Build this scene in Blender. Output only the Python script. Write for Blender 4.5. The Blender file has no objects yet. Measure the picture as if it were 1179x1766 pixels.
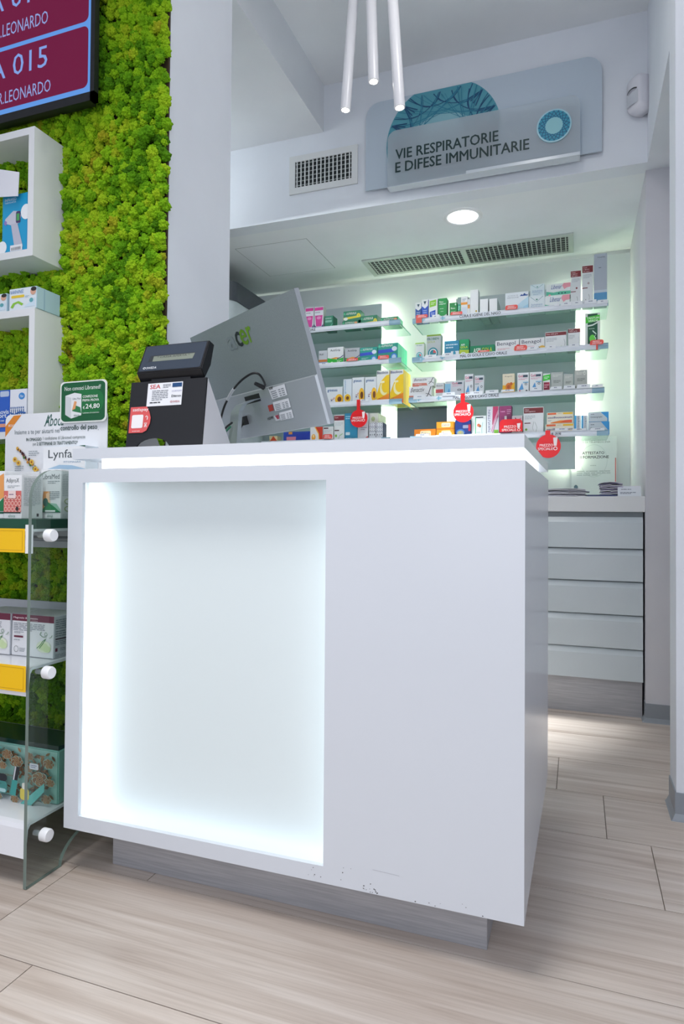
import bpy, bmesh, math, random
import numpy as np
from mathutils import Vector, Matrix
random.seed(7)
SC = bpy.context.scene
COL = SC.collection

# ------------------------------------------------------------------ camera, world, lights, exposure
F_PX, CX, CY, YAW, PITCH, ROLL = 1130.8, 582.3, 867.0, .350646, .0167388, -.0074463
def camera():
    f = Vector((-math.sin(YAW), math.cos(YAW), 0)); r = Vector((math.cos(YAW), math.sin(YAW), 0)); d = Vector((0, 0, -1))
    f2 = math.cos(PITCH) * f - math.sin(PITCH) * d; d2 = math.cos(PITCH) * d + math.sin(PITCH) * f
    r3 = math.cos(ROLL) * r + math.sin(ROLL) * d2; d3 = math.cos(ROLL) * d2 - math.sin(ROLL) * r
    c = bpy.data.cameras.new('camera'); o = bpy.data.objects.new('camera', c); COL.objects.link(o)
    m = Matrix((r3, -d3, -f2)).transposed().to_4x4(); m.translation = (0, 0, .95)
    o.matrix_world = m
    c.sensor_fit = 'HORIZONTAL'; c.sensor_width = 36; c.lens = F_PX / 1179 * 36
    c.shift_x = (589.5 - CX) / 1179; c.shift_y = (CY - 883) / 1179
    c.clip_start = .02
    SC.camera = o
camera()
w = bpy.data.worlds.new('world'); SC.world = w; w.use_nodes = True
w.node_tree.nodes['Background'].inputs[0].default_value = (.86, .89, 1, 1)
w.node_tree.nodes['Background'].inputs[1].default_value = .86
SC.view_settings.view_transform = 'Standard'; SC.view_settings.look = 'None'
SC.view_settings.exposure = 0; SC.view_settings.gamma = 1; SC.view_settings.use_curve_mapping = False
def area(name, loc, size, power, color=(1, 1, 1), target=None, spread=180):
    l = bpy.data.lights.new(name, 'AREA'); l.energy = power; l.color = color; l.shape = 'RECTANGLE'; l.size, l.size_y = size
    l.spread = math.radians(spread)
    o = bpy.data.objects.new(name, l); COL.objects.link(o); o.location = loc
    if target: o.rotation_euler = (Vector(target) - Vector(loc)).to_track_quat('-Z', 'Y').to_euler()
    return o
area('ceiling_panel_light', (-1.05, .5, 3.22), (1.5, .8), 29, (1, .985, .97), (-.95, .75, 0), 110)
area('counter_spot_light', (-.25, 1.85, 3.22), (.16, .16), 6, (1, .98, .95), (-.25, 1.7, 0))
area('front_fill_light', (.5, -1.4, 1.6), (3.2, 2.2), 22, (.86, .91, 1), (-.3, 1.5, 1.0))  # added fill from behind the camera to brighten the counter front
area('side_room_light', (-2.35, 2.75, 2.75), (.5, .5), 4.2, (.9, .96, 1), (-1.6, 3.27, 2.6))
area('downlight_light', (-.588, 3.545, 2.55), (.14, .14), 24, (.93, .98, 1), (-.8, 3.5, 0), 50)
area('staff_area_fill', (-1.3, 3.0, 2.54), (.9, .25), 5, (.95, 1, .98), (-1.2, 3.5, 0))  # unseen lamp added to lift the soffit and the shelf alcove
area('passage_light', (.95, 2.9, 2.5), (.4, .4), 1.6, (.95, .97, 1))

# ------------------------------------------------------------------ helpers
def lin(c):
    if isinstance(c, str):
        c = c.lstrip('#'); c = tuple(int(c[i:i + 2], 16) / 255 for i in (0, 2, 4))
    return tuple(x / 12.92 if x <= .04045 else ((x + .055) / 1.055) ** 2.4 for x in c) + (1,)
MATS = {}
def mat(color, rough=.5, metal=0, emit=0, spec=.5, name=None):
    k = (color, rough, metal, emit, spec)
    if k in MATS: return MATS[k]
    m = bpy.data.materials.new(name or 'paint_' + str(len(MATS))); m.use_nodes = True
    b = m.node_tree.nodes['Principled BSDF']
    b.inputs['Base Color'].default_value = lin(color); b.inputs['Roughness'].default_value = rough
    b.inputs['Metallic'].default_value = metal; b.inputs['Specular IOR Level'].default_value = spec
    if emit:
        b.inputs['Base Color'].default_value = (.01, .01, .01, 1); b.inputs['Specular IOR Level'].default_value = .12
        b.inputs['Emission Color'].default_value = lin(color); b.inputs['Emission Strength'].default_value = emit
    MATS[k] = m
    return m
def noisy(name, c1, c2, rough, scale, stretch=(1, 1, 1), bump=0, metal=0, detail=4, lo=.35, hi=.65):
    m = bpy.data.materials.new(name); m.use_nodes = True; n = m.node_tree.nodes; L = m.node_tree.links
    b = n['Principled BSDF']; b.inputs['Roughness'].default_value = rough; b.inputs['Metallic'].default_value = metal
    tc = n.new('ShaderNodeTexCoord'); mp = n.new('ShaderNodeMapping'); mp.inputs['Scale'].default_value = stretch
    t = n.new('ShaderNodeTexNoise'); t.inputs['Scale'].default_value = scale; t.inputs['Detail'].default_value = detail
    r = n.new('ShaderNodeValToRGB'); r.color_ramp.elements[0].position = lo; r.color_ramp.elements[1].position = hi
    r.color_ramp.elements[0].color = lin(c1); r.color_ramp.elements[1].color = lin(c2)
    L.new(tc.outputs['Object'], mp.inputs[0]); L.new(mp.outputs[0], t.inputs['Vector']); L.new(t.outputs['Fac'], r.inputs[0]); L.new(r.outputs[0], b.inputs['Base Color'])
    if bump:
        bp = n.new('ShaderNodeBump'); bp.inputs['Strength'].default_value = bump; bp.inputs['Distance'].default_value = .002
        L.new(t.outputs['Fac'], bp.inputs['Height']); L.new(bp.outputs[0], b.inputs['Normal'])
    return m
def clear(name, tint, gloss=.06, rough=0.0, haze=0.0, hazecol='ffffff'):
    """thin clear sheet: tinted see-through with a faint reflection and, if frosted, some milky haze"""
    m = bpy.data.materials.new(name); m.use_nodes = True; n = m.node_tree.nodes; L = m.node_tree.links
    n.remove(n['Principled BSDF']); out = n['Material Output']
    t = n.new('ShaderNodeBsdfTransparent'); t.inputs[0].default_value = lin(tint)
    g = n.new('ShaderNodeBsdfGlossy'); g.inputs['Roughness'].default_value = .03
    fr = n.new('ShaderNodeFresnel'); fr.inputs[0].default_value = 1.45
    mx = n.new('ShaderNodeMixShader'); ge = n.new('ShaderNodeNewGeometry'); sb = n.new('ShaderNodeMath'); sb.operation = 'SUBTRACT'; sb.inputs[0].default_value = 1; L.new(ge.outputs['Backfacing'], sb.inputs[1])
    ml = n.new('ShaderNodeMath'); ml.operation = 'MULTIPLY'; L.new(fr.outputs[0], ml.inputs[0]); L.new(sb.outputs[0], ml.inputs[1]); L.new(ml.outputs[0], mx.inputs[0]); L.new(g.outputs[0], mx.inputs[2])
    src = t
    if rough:
        rf = n.new('ShaderNodeBsdfRefraction'); rf.inputs['Roughness'].default_value = rough; rf.inputs['IOR'].default_value = 1.02; rf.inputs[0].default_value = lin(tint)
        hf = n.new('ShaderNodeMixShader'); hf.inputs[0].default_value = .4; L.new(t.outputs[0], hf.inputs[1]); L.new(rf.outputs[0], hf.inputs[2]); src = hf
    if haze:
        d = n.new('ShaderNodeBsdfDiffuse'); d.inputs[0].default_value = lin(hazecol)
        h = n.new('ShaderNodeMixShader'); h.inputs[0].default_value = haze
        L.new(src.outputs[0], h.inputs[1]); L.new(d.outputs[0], h.inputs[2]); src = h
    L.new(src.outputs[0], mx.inputs[1]); L.new(mx.outputs[0], out.inputs[0])
    return m

class MB:
    """collects faces; build() links them as ONE mesh object"""
    def __init__(s): s.v = []; s.f = []; s.m = []; s.mats = []; s.sm = []
    def mi(s, m):
        if m not in s.mats: s.mats.append(m)
        return s.mats.index(m)
    def add(s, vs, fs, m, smooth=False):
        o = len(s.v); s.v += [tuple(v) for v in vs]; i = s.mi(m)
        for f in fs: s.f.append(tuple(a + o for a in f)); s.m.append(i); s.sm.append(smooth)
        return s
    def box(s, a, b, m, mf=None):
        x0, y0, z0 = a; x1, y1, z1 = b
        vs = [(x0, y0, z0), (x1, y0, z0), (x1, y1, z0), (x0, y1, z0), (x0, y0, z1), (x1, y0, z1), (x1, y1, z1), (x0, y1, z1)]
        s.add(vs, [(0, 3, 2, 1), (4, 5, 6, 7), (1, 2, 6, 5), (2, 3, 7, 6), (3, 0, 4, 7)], m)
        s.add(vs, [(0, 1, 5, 4)], mf or m)
        return s
    def prism(s, pts, a, b, m, axis='y', mf=None):
        """polygon pts (p,q) extruded from a to b along an axis; x: (y,z)  y: (x,z)  z: (x,y)"""
        g = {'x': lambda p, q, t: (t, p, q), 'y': lambda p, q, t: (p, t, q), 'z': lambda p, q, t: (p, q, t)}[axis]
        n = len(pts); vs = [g(p, q, a) for p, q in pts] + [g(p, q, b) for p, q in pts]
        s.add(vs, [tuple(range(n))], mf or m); s.add(vs, [tuple(range(2 * n - 1, n - 1, -1))], m)
        s.add(vs, [(i, i + n, (i + 1) % n + n, (i + 1) % n) for i in range(n)], m)
        return s
    def tube(s, pts, r, m, n=10, cap=True, smooth=True):
        pts = [Vector(p) for p in pts]; rr = r if isinstance(r, (list, tuple)) else [r] * len(pts); vs = []; fs = []
        up = None
        for i, p in enumerate(pts):
            t = (pts[min(i + 1, len(pts) - 1)] - pts[max(i - 1, 0)]).normalized()
            if up is None: up = Vector((0, 0, 1)) if abs(t.z) < .9 else Vector((1, 0, 0))
            a = t.cross(up).normalized(); b = a.cross(t).normalized(); up = b
            vs += [p + rr[i] * (math.cos(2 * math.pi * k / n) * a + math.sin(2 * math.pi * k / n) * b) for k in range(n)]
        for i in range(len(pts) - 1):
            fs += [(i * n + k, i * n + (k + 1) % n, (i + 1) * n + (k + 1) % n, (i + 1) * n + k) for k in range(n)]
        s.add(vs, fs, m, smooth)
        if cap: s.add(vs[:n], [tuple(range(n - 1, -1, -1))], m); s.add(vs[-n:], [tuple(range(n))], m)
        return s
    def ball(s, c, r, m, nu=16, nv=10):
        rx, ry, rz = r if isinstance(r, (tuple, list)) else (r, r, r); vs = [(c[0], c[1], c[2] - rz)]
        for j in range(1, nv):
            t = math.pi * j / nv
            vs += [(c[0] + rx * math.sin(t) * math.cos(2 * math.pi * k / nu), c[1] + ry * math.sin(t) * math.sin(2 * math.pi * k / nu), c[2] - rz * math.cos(t)) for k in range(nu)]
        vs.append((c[0], c[1], c[2] + rz)); e = len(vs) - 1
        fs = [(0, 1 + (k + 1) % nu, 1 + k) for k in range(nu)] + [(e, e - nu + k, e - nu + (k + 1) % nu) for k in range(nu)]
        for j in range(nv - 2):
            fs += [(1 + j * nu + k, 1 + j * nu + (k + 1) % nu, 1 + (j + 1) * nu + (k + 1) % nu, 1 + (j + 1) * nu + k) for k in range(nu)]
        return s.add(vs, fs, m, True)
    def build(s, name, parent=None, bevel=0, loc=None, rot=None, mtx=None):
        me = bpy.data.meshes.new(name); me.from_pydata(s.v, [], s.f)
        for m in s.mats: me.materials.append(m)
        me.polygons.foreach_set('material_index', s.m); me.polygons.foreach_set('use_smooth', s.sm)
        if bevel:
            bm = bmesh.new(); bm.from_mesh(me); bmesh.ops.remove_doubles(bm, verts=bm.verts, dist=1e-6)
            ed = [e for e in bm.edges if len(e.link_faces) == 2 and e.calc_face_angle(0) > .5]
            bmesh.ops.bevel(bm, geom=ed, offset=bevel, segments=2, affect='EDGES', clamp_overlap=True); bm.to_mesh(me); bm.free()
        me.update()
        o = bpy.data.objects.new(name, me); COL.objects.link(o)
        if parent: o.parent = parent
        if loc: o.location = loc
        if rot: o.rotation_euler = rot
        if mtx is not None: o.matrix_local = mtx
        return o
def tag(o, label, cat, group=None):
    o['label'] = label; o['category'] = cat
    if group: o['group'] = group
    return o
def thing(name, label, cat, loc=(0, 0, 0), group=None, rz=0):
    o = bpy.data.objects.new(name, None); COL.objects.link(o); o.location = loc; o.rotation_euler = (0, 0, rz); o.empty_display_size = .05
    return tag(o, label, cat, group)
def struct(o): o['kind'] = 'structure'; return o
def rrect(x0, y0, x1, y1, r, n=6, corners=(1, 1, 1, 1)):
    """rounded rectangle, counter-clockwise from the lower left; corners: ll, lr, ur, ul"""
    out = []
    for (cx, cy, a0), on in zip(((x0 + r, y0 + r, 180), (x1 - r, y0 + r, 270), (x1 - r, y1 - r, 0), (x0 + r, y1 - r, 90)), corners):
        if not on: out.append((cx + (r if a0 in (270, 0) else -r), cy + (r if a0 in (0, 90) else -r))); continue
        out += [(cx + r * math.cos(math.radians(a0 + 90 * k / n)), cy + r * math.sin(math.radians(a0 + 90 * k / n))) for k in range(n + 1)]
    return out
_TX = {}
def text_mesh(body, bold=0, mono=False):
    k = (body, bold)
    if k not in _TX:
        c = bpy.data.curves.new('t', 'FONT'); c.body = body; c.size = 1; c.resolution_u = 2; c.space_line = .8
        o = bpy.data.objects.new('t', c); COL.objects.link(o)
        me = bpy.data.meshes.new_from_object(o.evaluated_get(bpy.context.evaluated_depsgraph_get()))
        vs = [tuple(v.co) for v in me.vertices]; fs = [tuple(p.vertices) for p in me.polygons]
        bpy.data.objects.remove(o); bpy.data.curves.remove(c); bpy.data.meshes.remove(me)
        if bold:
            n0 = len(vs); sh = [(-.018, 0), (.018, 0), (0, .012), (0, -.012)]
            vs, fs = [(x + a, y + b, z) for a, b in sh for x, y, z in vs], [tuple(i + n0 * q for i in f) for q in range(4) for f in fs]
        xs = [v[0] for v in vs] or [0, 1]; ys = [v[1] for v in vs] or [0, 1]
        x0, x1, y0, y1 = min(xs), max(xs), min(ys), max(ys)
        _TX[k] = ([((v[0] - x0) / max(x1 - x0, 1e-6), (v[1] - y0) / max(y1 - y0, 1e-6)) for v in vs], fs)
    return _TX[k]
class Face:
    """flat print on a plane: fn(u, v, lift) gives the point; shapes are stacked a hair apart"""
    def __init__(s, fn, step=.00012): s.fn = fn; s.k = 0; s.p = MB(); s.t = MB(); s.step = step
    def _c(s, pts, m, into=None):
        s.k += 1; h = .0004 + s.k * s.step
        (into or s.p).add([s.fn(u, v, h) for u, v in pts], [tuple(range(len(pts)))], m)
    def draw(s, art, rough=.45, emit=0):
        M = lambda c: mat(c, rough, 0, emit)
        for a in art:
            q = a[0]
            if q == 'r': s._c([(a[1], a[2]), (a[3], a[2]), (a[3], a[4]), (a[1], a[4])], M(a[5]))
            elif q == 'rr': s._c(rrect(a[1], a[2], a[3], a[4], a[6]), M(a[5]))
            elif q == 'p': s._c(a[1], M(a[2]))
            elif q == 'e': s._c([(a[1] + a[3] * math.cos(t * math.pi / 10), a[2] + a[4] * math.sin(t * math.pi / 10)) for t in range(20)], M(a[5]))
            elif q == 'ring':
                s.k += 1; h = .0004 + s.k * s.step; N = 24; vs = []
                for rr in (1, a[6]): vs += [s.fn(a[1] + a[3] * rr * math.cos(t * 2 * math.pi / N), a[2] + a[4] * rr * math.sin(t * 2 * math.pi / N), h) for t in range(N)]
                s.p.add(vs, [(t, (t + 1) % N, N + (t + 1) % N, N + t) for t in range(N)], M(a[5]))
            elif q == 'l':
                pts = a[1]; wd = a[2]; s.k += 1; h = .0004 + s.k * s.step; vs = []
                for i, (u, v) in enumerate(pts):
                    du = pts[min(i + 1, len(pts) - 1)][0] - pts[max(i - 1, 0)][0]; dv = pts[min(i + 1, len(pts) - 1)][1] - pts[max(i - 1, 0)][1]; n = math.hypot(du, dv) or 1
                    vs += [s.fn(u - dv / n * wd, v + du / n * wd, h), s.fn(u + dv / n * wd, v - du / n * wd, h)]
                s.p.add(vs, [(2 * i + 1, 2 * i + 3, 2 * i + 2, 2 * i) for i in range(len(pts) - 1)], M(a[3]))
            elif q in ('t', 'tb', 'tv', 'ti'):
                vs, fs = text_mesh(a[1], .012 if q == 'tb' else 0); u0, v0, u1, v1 = a[2:6]; s.k += 1; h = .0004 + s.k * s.step
                n4 = max(1, len(vs) // 4) if q == 'tb' else 10 ** 9
                if q == 'tb': s.k += 2
                if q == 'tv': P = [s.fn(u1 - (u1 - u0) * y, v0 + (v1 - v0) * x, h) for x, y in vs]
                elif q == 'ti': P = [s.fn(u0 + (u1 - u0) * (x * .93 + .07 * y), v0 + (v1 - v0) * y, h) for x, y in vs]
                else: P = [s.fn(u0 + (u1 - u0) * x, v0 + (v1 - v0) * y, h + .00004 * (i // n4)) for i, (x, y) in enumerate(vs)]
                s.t.add(P, fs, M(a[6]))
            elif q == 'n':
                u0, v0, u1, v1, n, c = a[1:7]; rnd = random.Random(int(u0 * 991 + v0 * 313 + n)); hh = (v1 - v0) / n
                for i in range(n):
                    x = u0
                    while x < u1 - .02:
                        wd = min(rnd.uniform(.08, .3) * (u1 - u0), u1 - x); 
                        if not (i == n - 1 and x > u0 + .6 * (u1 - u0)):
                            h = .0004 + (s.k + 1) * s.step; y = v1 - (i + 1) * hh + hh * .3
                            s.p.add([s.fn(x, y, h), s.fn(x + wd * .85, y, h), s.fn(x + wd * .85, y + hh * .42, h), s.fn(x, y + hh * .42, h)], [(0, 1, 2, 3)], M(c))
                        x += wd
                s.k += 1
        return s
    def build(s, parent, pn='printed_front', tn='lettering'):
        for b, n in ((s.p, pn), (s.t, tn)):
            if b.f:
                o = b.build(n, parent); o['kind'] = 'stuff'
                if parent.type == 'EMPTY': o.matrix_parent_inverse = Matrix.Translation(-Vector(parent.location))
def carton(x, y, z, w, h, d, col, art, label, group, rz=0, side=None, sart=None, top=None, name='medicine_carton', cat='box', n_behind=0, lean=0):
    b = MB(); b.box((-w / 2, 0, 0), (w / 2, d, h), mat(side or col, .4), mat(col, .4))
    o = b.build(name, bevel=min(.0012, w * .03)); o.location = (x, y, z); o.rotation_euler = (-lean, 0, rz); tag(o, label, cat, group)
    if art: Face(lambda u, v, k: (-w / 2 + u * w, -k, v * h)).draw(art).build(o)
    if sart: Face(lambda u, v, k: (w / 2 + k, u * d, v * h)).draw(sart).build(o, 'printed_side', 'side_lettering')
    for i in range(n_behind):                          # more of the same straight behind it
        c = o.copy(); COL.objects.link(c); c.location = Vector((x, y, z)) + Vector((0, (d + .002) * (i + 1), 0))
        c['label'] = label + (', second back', ', third back', ', fourth back', ', fifth back', ', sixth back')[i]
        for ch in o.children:
            e = ch.copy(); COL.objects.link(e); e.parent = c
    return o

# ------------------------------------------------------------------ materials
WALL = noisy('wall_paint', 'dce1e8', 'e1e6ed', .6, 3)
CEIL = noisy('ceiling_paint', 'e4e8eb', 'e9edf0', .7, 3)
LAM = mat('d9dee5', .22, name='white_laminate')
LAM2 = mat('e3e6e8', .35, name='white_furniture')
CABF = mat('c9d3d9', .25, name='drawer_lacquer')
STEEL = noisy('satin_steel', 'a4a5aa', 'b4b5b9', .42, 8, (1, 1, 30), metal=.3)
LED = mat('f4faff', .5, 0, 9, name='led_white')
LEDSOFT = mat('f6fbff', .5, 0, 2.2, name='led_diffuser')
BLACK = mat('14151a', .38, name='black_plastic')
GLASS = clear('shelf_glass', 'e6f3ee'); GEDGE = mat('5b8f86', .2, name='glass_edge')
ACR = clear('acrylic', 'eff4f2'); ACE = mat('74837c', .2, name='acrylic_edge')
SKIRT = mat('8d949c', .35, 0, 0, .6, name='grey_skirting')

# ------------------------------------------------------------------ room shell
def wall(name, a, b, m=None):
    return struct(MB().box(a, b, m or WALL).build(name))
ZS = 2.568; YB = 4.31; YFA = 3.274
g = MB().box((-3.4, -1.8, -.03), (2.8, 4.6, -.004), mat('857a70', .8))
floor = struct(g.build('floor'))
def plank_mat(i):
    m = bpy.data.materials.new('wood_look_plank'); m.use_nodes = True; n = m.node_tree.nodes; L = m.node_tree.links
    b = n['Principled BSDF']; b.inputs['Roughness'].default_value = .36; b.inputs['Specular IOR Level'].default_value = .45
    tc = n.new('ShaderNodeTexCoord'); oi = n.new('ShaderNodeObjectInfo'); ml = n.new('ShaderNodeVectorMath'); ml.operation = 'MULTIPLY_ADD'
    ml.inputs[1].default_value = (17.3, 9.1, 0); cb = n.new('ShaderNodeCombineXYZ')
    for k in range(3): L.new(oi.outputs['Random'], cb.inputs[k])
    L.new(cb.outputs[0], ml.inputs[0]); L.new(tc.outputs['Object'], ml.inputs[2])
    mp = n.new('ShaderNodeMapping'); mp.inputs['Scale'].default_value = (.5, 11, 1); L.new(ml.outputs[0], mp.inputs[0])
    t1 = n.new('ShaderNodeTexNoise'); t1.inputs['Scale'].default_value = 2.2; t1.inputs['Detail'].default_value = 6; t1.inputs['Distortion'].default_value = 1.1; L.new(mp.outputs[0], t1.inputs['Vector'])
    mp2 = n.new('ShaderNodeMapping'); mp2.inputs['Scale'].default_value = (1.3, 60, 1); L.new(ml.outputs[0], mp2.inputs[0])
    t2 = n.new('ShaderNodeTexNoise'); t2.inputs['Scale'].default_value = 3; t2.inputs['Detail'].default_value = 3; L.new(mp2.outputs[0], t2.inputs['Vector'])
    r = n.new('ShaderNodeValToRGB'); e = r.color_ramp.elements; e[0].position = .25; e[0].color = lin('b0a094'); e[1].position = .78; e[1].color = lin('d9cfc7')
    k = e.new(.42); k.color = lin('c3b5aa'); k = e.new(.58); k.color = lin('d0c4ba'); L.new(t1.outputs['Fac'], r.inputs[0])
    mx = n.new('ShaderNodeMix'); mx.data_type = 'RGBA'; mx.blend_type = 'MULTIPLY'; mx.inputs[0].default_value = .35
    r2 = n.new('ShaderNodeValToRGB'); r2.color_ramp.elements[0].position = .3; r2.color_ramp.elements[0].color = lin('d2ccc8'); r2.color_ramp.elements[1].position = .6; r2.color_ramp.elements[1].color = (1, 1, 1, 1)
    L.new(t2.outputs['Fac'], r2.inputs[0]); L.new(r.outputs[0], mx.inputs[6]); L.new(r2.outputs[0], mx.inputs[7])
    mx2 = n.new('ShaderNodeMix'); mx2.data_type = 'RGBA'; mx2.blend_type = 'MULTIPLY'; mx2.inputs[0].default_value = 1
    mr = n.new('ShaderNodeMapRange'); mr.inputs[3].default_value = .93; mr.inputs[4].default_value = 1.05; L.new(oi.outputs['Random'], mr.inputs[0])
    cc = n.new('ShaderNodeCombineColor')
    for q in range(3): L.new(mr.outputs[0], cc.inputs[q])
    L.new(mx.outputs[2], mx2.inputs[6]); L.new(cc.outputs[0], mx2.inputs[7]); L.new(mx2.outputs[2], b.inputs['Base Color'])
    return m
PLANK = plank_mat(0)
rows = [-1.65, -1.31, -.97, -.625, -.28, .063, .405, .747, 1.088, 1.436, 1.772, 2.099, 2.417, 2.731, 3.05, 3.37, 3.69]
joint = {7: .55, 8: -1.258, 9: -1.042, 10: .199, 11: .082, 12: -.068, 13: -.42, 6: .1, 5: -.7, 4: -1.3, 14: .6}
pm = {}
for i in range(len(rows) - 1):
    y0, y1 = rows[i], rows[i + 1]; j = joint.get(i, random.uniform(-1, .6)); x = j - 3 * 1.62
    while x < 2.6:
        a, b = max(x, -3.4), min(x + 1.62, 2.8)
        if b - a > .02:
            key = (round(y1 - y0, 3), round(b - a, 3))
            if key not in pm:
                q = MB().box((.0012, .0012, -.012), (b - a - .0012, y1 - y0 - .0012, 0), PLANK); o = q.build('plank', floor); pm[key] = o.data
            else:
                o = bpy.data.objects.new('plank', pm[key]); COL.objects.link(o); o.parent = floor
            o.location = (a, y0, 0)
        x += 1.62
# left wall that carries the moss, with its end face beside the counter
PX = -1.225
wall('wall_left', (-3.4, 1.76, 0), (PX, 2.15, 3.4))
BWP = noisy('back_wall_paint', 'd9dfe1', 'dde3e5', .55, 3)
wall('wall_back', (-3.4, YB + .06, 0), (.297, YB + .15, 2.7), BWP)
struct(MB().box((-3.4, YB, 0), (.2965, YB + .02, ZS - .022), BWP).build('wall_back_cladding'))
struct(MB().box((-3.3, YB + .028, ZS - .085), (.28, YB + .04, ZS - .075), mat('f6ffee', .5, 0, 2, name='cove_led')).build('trim_cove_light'))
wall('wall_side', (-3.45, -1.8, 0), (-3.4, 4.4, 3.4))
wall('wall_right', (.291, 2.31, 0), (2.8, 2.455, 3.4))
wall('wall_far_right', (.297, 3.35, 0), (2.8, 4.45, ZS), noisy('pier_paint', 'cfcfd6', 'd6d6dc', .6, 3))
wall('wall_passage', (1.9, 2.455, 0), (2.0, 3.35, ZS))
wall('wall_shop_right', (2.8, -1.8, 0), (2.9, 2.4, 3.4))
wall('wall_fascia', (-3.4, YFA, ZS), (.297, YFA + .1, 3.4))
wall('wall_header', (.297, 2.455, ZS), (.42, 3.374, 3.4))
struct(MB().box((-3.4, YFA + .1, ZS), (.297, YB + .15, ZS + .08), CEIL).box((.297, 3.35, ZS), (2.8, YB + .15, ZS + .08), CEIL).box((.42, 2.455, ZS), (2.8, 3.35, ZS + .08), CEIL).build('ceiling_soffit'))
struct(MB().box((-1.295, -1.8, 3.271), (2.8, YFA, 3.36), CEIL).build('ceiling'))
struct(MB().box((-3.4, -1.8, 3.017), (-1.295, YFA, 3.36), CEIL).build('ceiling_left'))
def skirting(name, pts, z=.085):
    """pts: plan polyline, outward on the right of travel; metal strip with a flared foot"""
    m = MB(); prof = [(0, z), (.004, z), (.004, .02), (.012, .004), (.016, 0), (0, 0)]
    P = [Vector(p) for p in pts]; rings = []
    for i, p in enumerate(P):
        ds = []
        if i > 0: ds.append((P[i] - P[i - 1]).normalized())
        if i < len(P) - 1: ds.append((P[i + 1] - P[i]).normalized())
        ns = [Vector((d.y, -d.x)) for d in ds]; n = sum(ns, Vector((0, 0))); n = n / (n.length_squared / len(ns)) if len(ns) == 2 else n
        rings.append([(p.x + n.x * o, p.y + n.y * o, h) for o, h in prof])
    vs = [v for r in rings for v in r]; k = len(prof); fs = []
    for i in range(len(P) - 1): fs += [(i * k + q, (i + 1) * k + q, (i + 1) * k + (q + 1) % k, i * k + (q + 1) % k) for q in range(k)]
    m.add(vs, fs + [tuple(range(k)), tuple(range((len(P) - 1) * k + k - 1, (len(P) - 1) * k - 1, -1))], SKIRT)
    return struct(m.build(name))
skirting('baseboard_right', [(.291, 2.455), (.291, 2.31), (2.5, 2.31)])
skirting('baseboard_far_right', [(.297, 3.41), (.297, 3.35), (1.9, 3.35)])
# hatch in the soffit
h = MB().box((-1.972, 3.533, ZS - .001), (-1.503, 4.017, ZS + .02), CEIL); GAP_SHADE = mat('8d9494', .8)  # thin grey strips paint the shadow gap around the hatch plate
for a, b in (((-1.975, 3.53), (-1.50, 3.533)), ((-1.975, 4.017), (-1.50, 4.02)), ((-1.975, 3.533), (-1.972, 4.017)), ((-1.503, 3.533), (-1.50, 4.017))): h.box((*a, ZS - .0005), (*b, ZS + .01), GAP_SHADE)
struct(h.build('trim_hatch'))

# ------------------------------------------------------------------ counter
ct = thing('sales_counter', 'white glowing sales counter with lit recessed front panel standing on the wood-look floor', 'counter', (-.68, 1.8, 0))
def part(m, name, parent=ct, **k):
    o = m.build(name, parent, **k); o.matrix_parent_inverse = Matrix.Translation(-Vector(parent.location)) if parent.type == 'EMPTY' else Matrix(); return o
X0, X1, X2, Y0, Y1, ZB, ZT = -1.268, -.1005, -.089, 1.387, 2.21, .12, 1.0625
oz0, oz1, ox0, ox1 = .1575, 1.0265, -1.2215, -.536
m = MB()
o4 = [(X0, Y0, ZB), (X1, Y0, ZB), (X1, Y0, ZT), (X0, Y0, ZT)]
i4 = [(ox0, Y0, oz0), (ox1, Y0, oz0), (ox1, Y0, oz1), (ox0, Y0, oz1)]
e4 = [(x, Y0 + .012, z) for x, y, z in i4]
m.add(o4 + i4, [(0, 1, 5, 4), (1, 2, 6, 5), (2, 3, 7, 6), (3, 0, 4, 7)], LAM)
m.add(i4 + e4, [(0, 1, 5, 4), (1, 2, 6, 5), (2, 3, 7, 6), (3, 0, 4, 7)], LAM)
pl = [(X0, Y0), (X1, Y0), (X2, Y1), (PX + .003, Y1), (PX + .003, 1.706), (X0, 1.706)]
vs = [(x, y, ZB) for x, y in pl] + [(x, y, ZT) for x, y in pl]
m.add(vs, [(1, 2, 8, 7), (2, 3, 9, 8), (3, 4, 10, 9), (4, 5, 11, 10), (5, 0, 6, 11), (5, 4, 3, 2, 1, 0), (6, 7, 8, 9, 10, 11)], LAM)
part(m, 'body')
# lit recess: back panel, cavity sides, light strips behind the lip
OPAL = mat('e3edee', .45, name='recess_panel'); OPAL.node_tree.nodes['Principled BSDF'].inputs['Emission Color'].default_value = lin('dcf0f2'); OPAL.node_tree.nodes['Principled BSDF'].inputs['Emission Strength'].default_value = .02   # opal sheet, with a faint glow added to keep its centre bright
m = MB(); dz = .035; yb = Y0 + .064
cav = [(ox0 - dz, oz0 - dz), (ox1 + dz, oz0 - dz), (ox1 + dz, oz1 + .02), (ox0 - dz, oz1 + .02)]
m.add([(x, yb, z) for x, z in cav], [(0, 1, 2, 3)], OPAL)
part(m, 'recess_panel')
m = MB()
f4 = [(x, Y0 + .013, z) for x, z in cav]; b4 = [(x, yb + .001, z) for x, z in cav]
m.add(f4 + b4, [(0, 4, 5, 1), (1, 5, 6, 2), (2, 6, 7, 3), (3, 7, 4, 0)], LAM2)
part(m, 'recess_side')
cl = lambda e: mat('eff9ff', .5, 0, e, name='recess_led')
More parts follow.
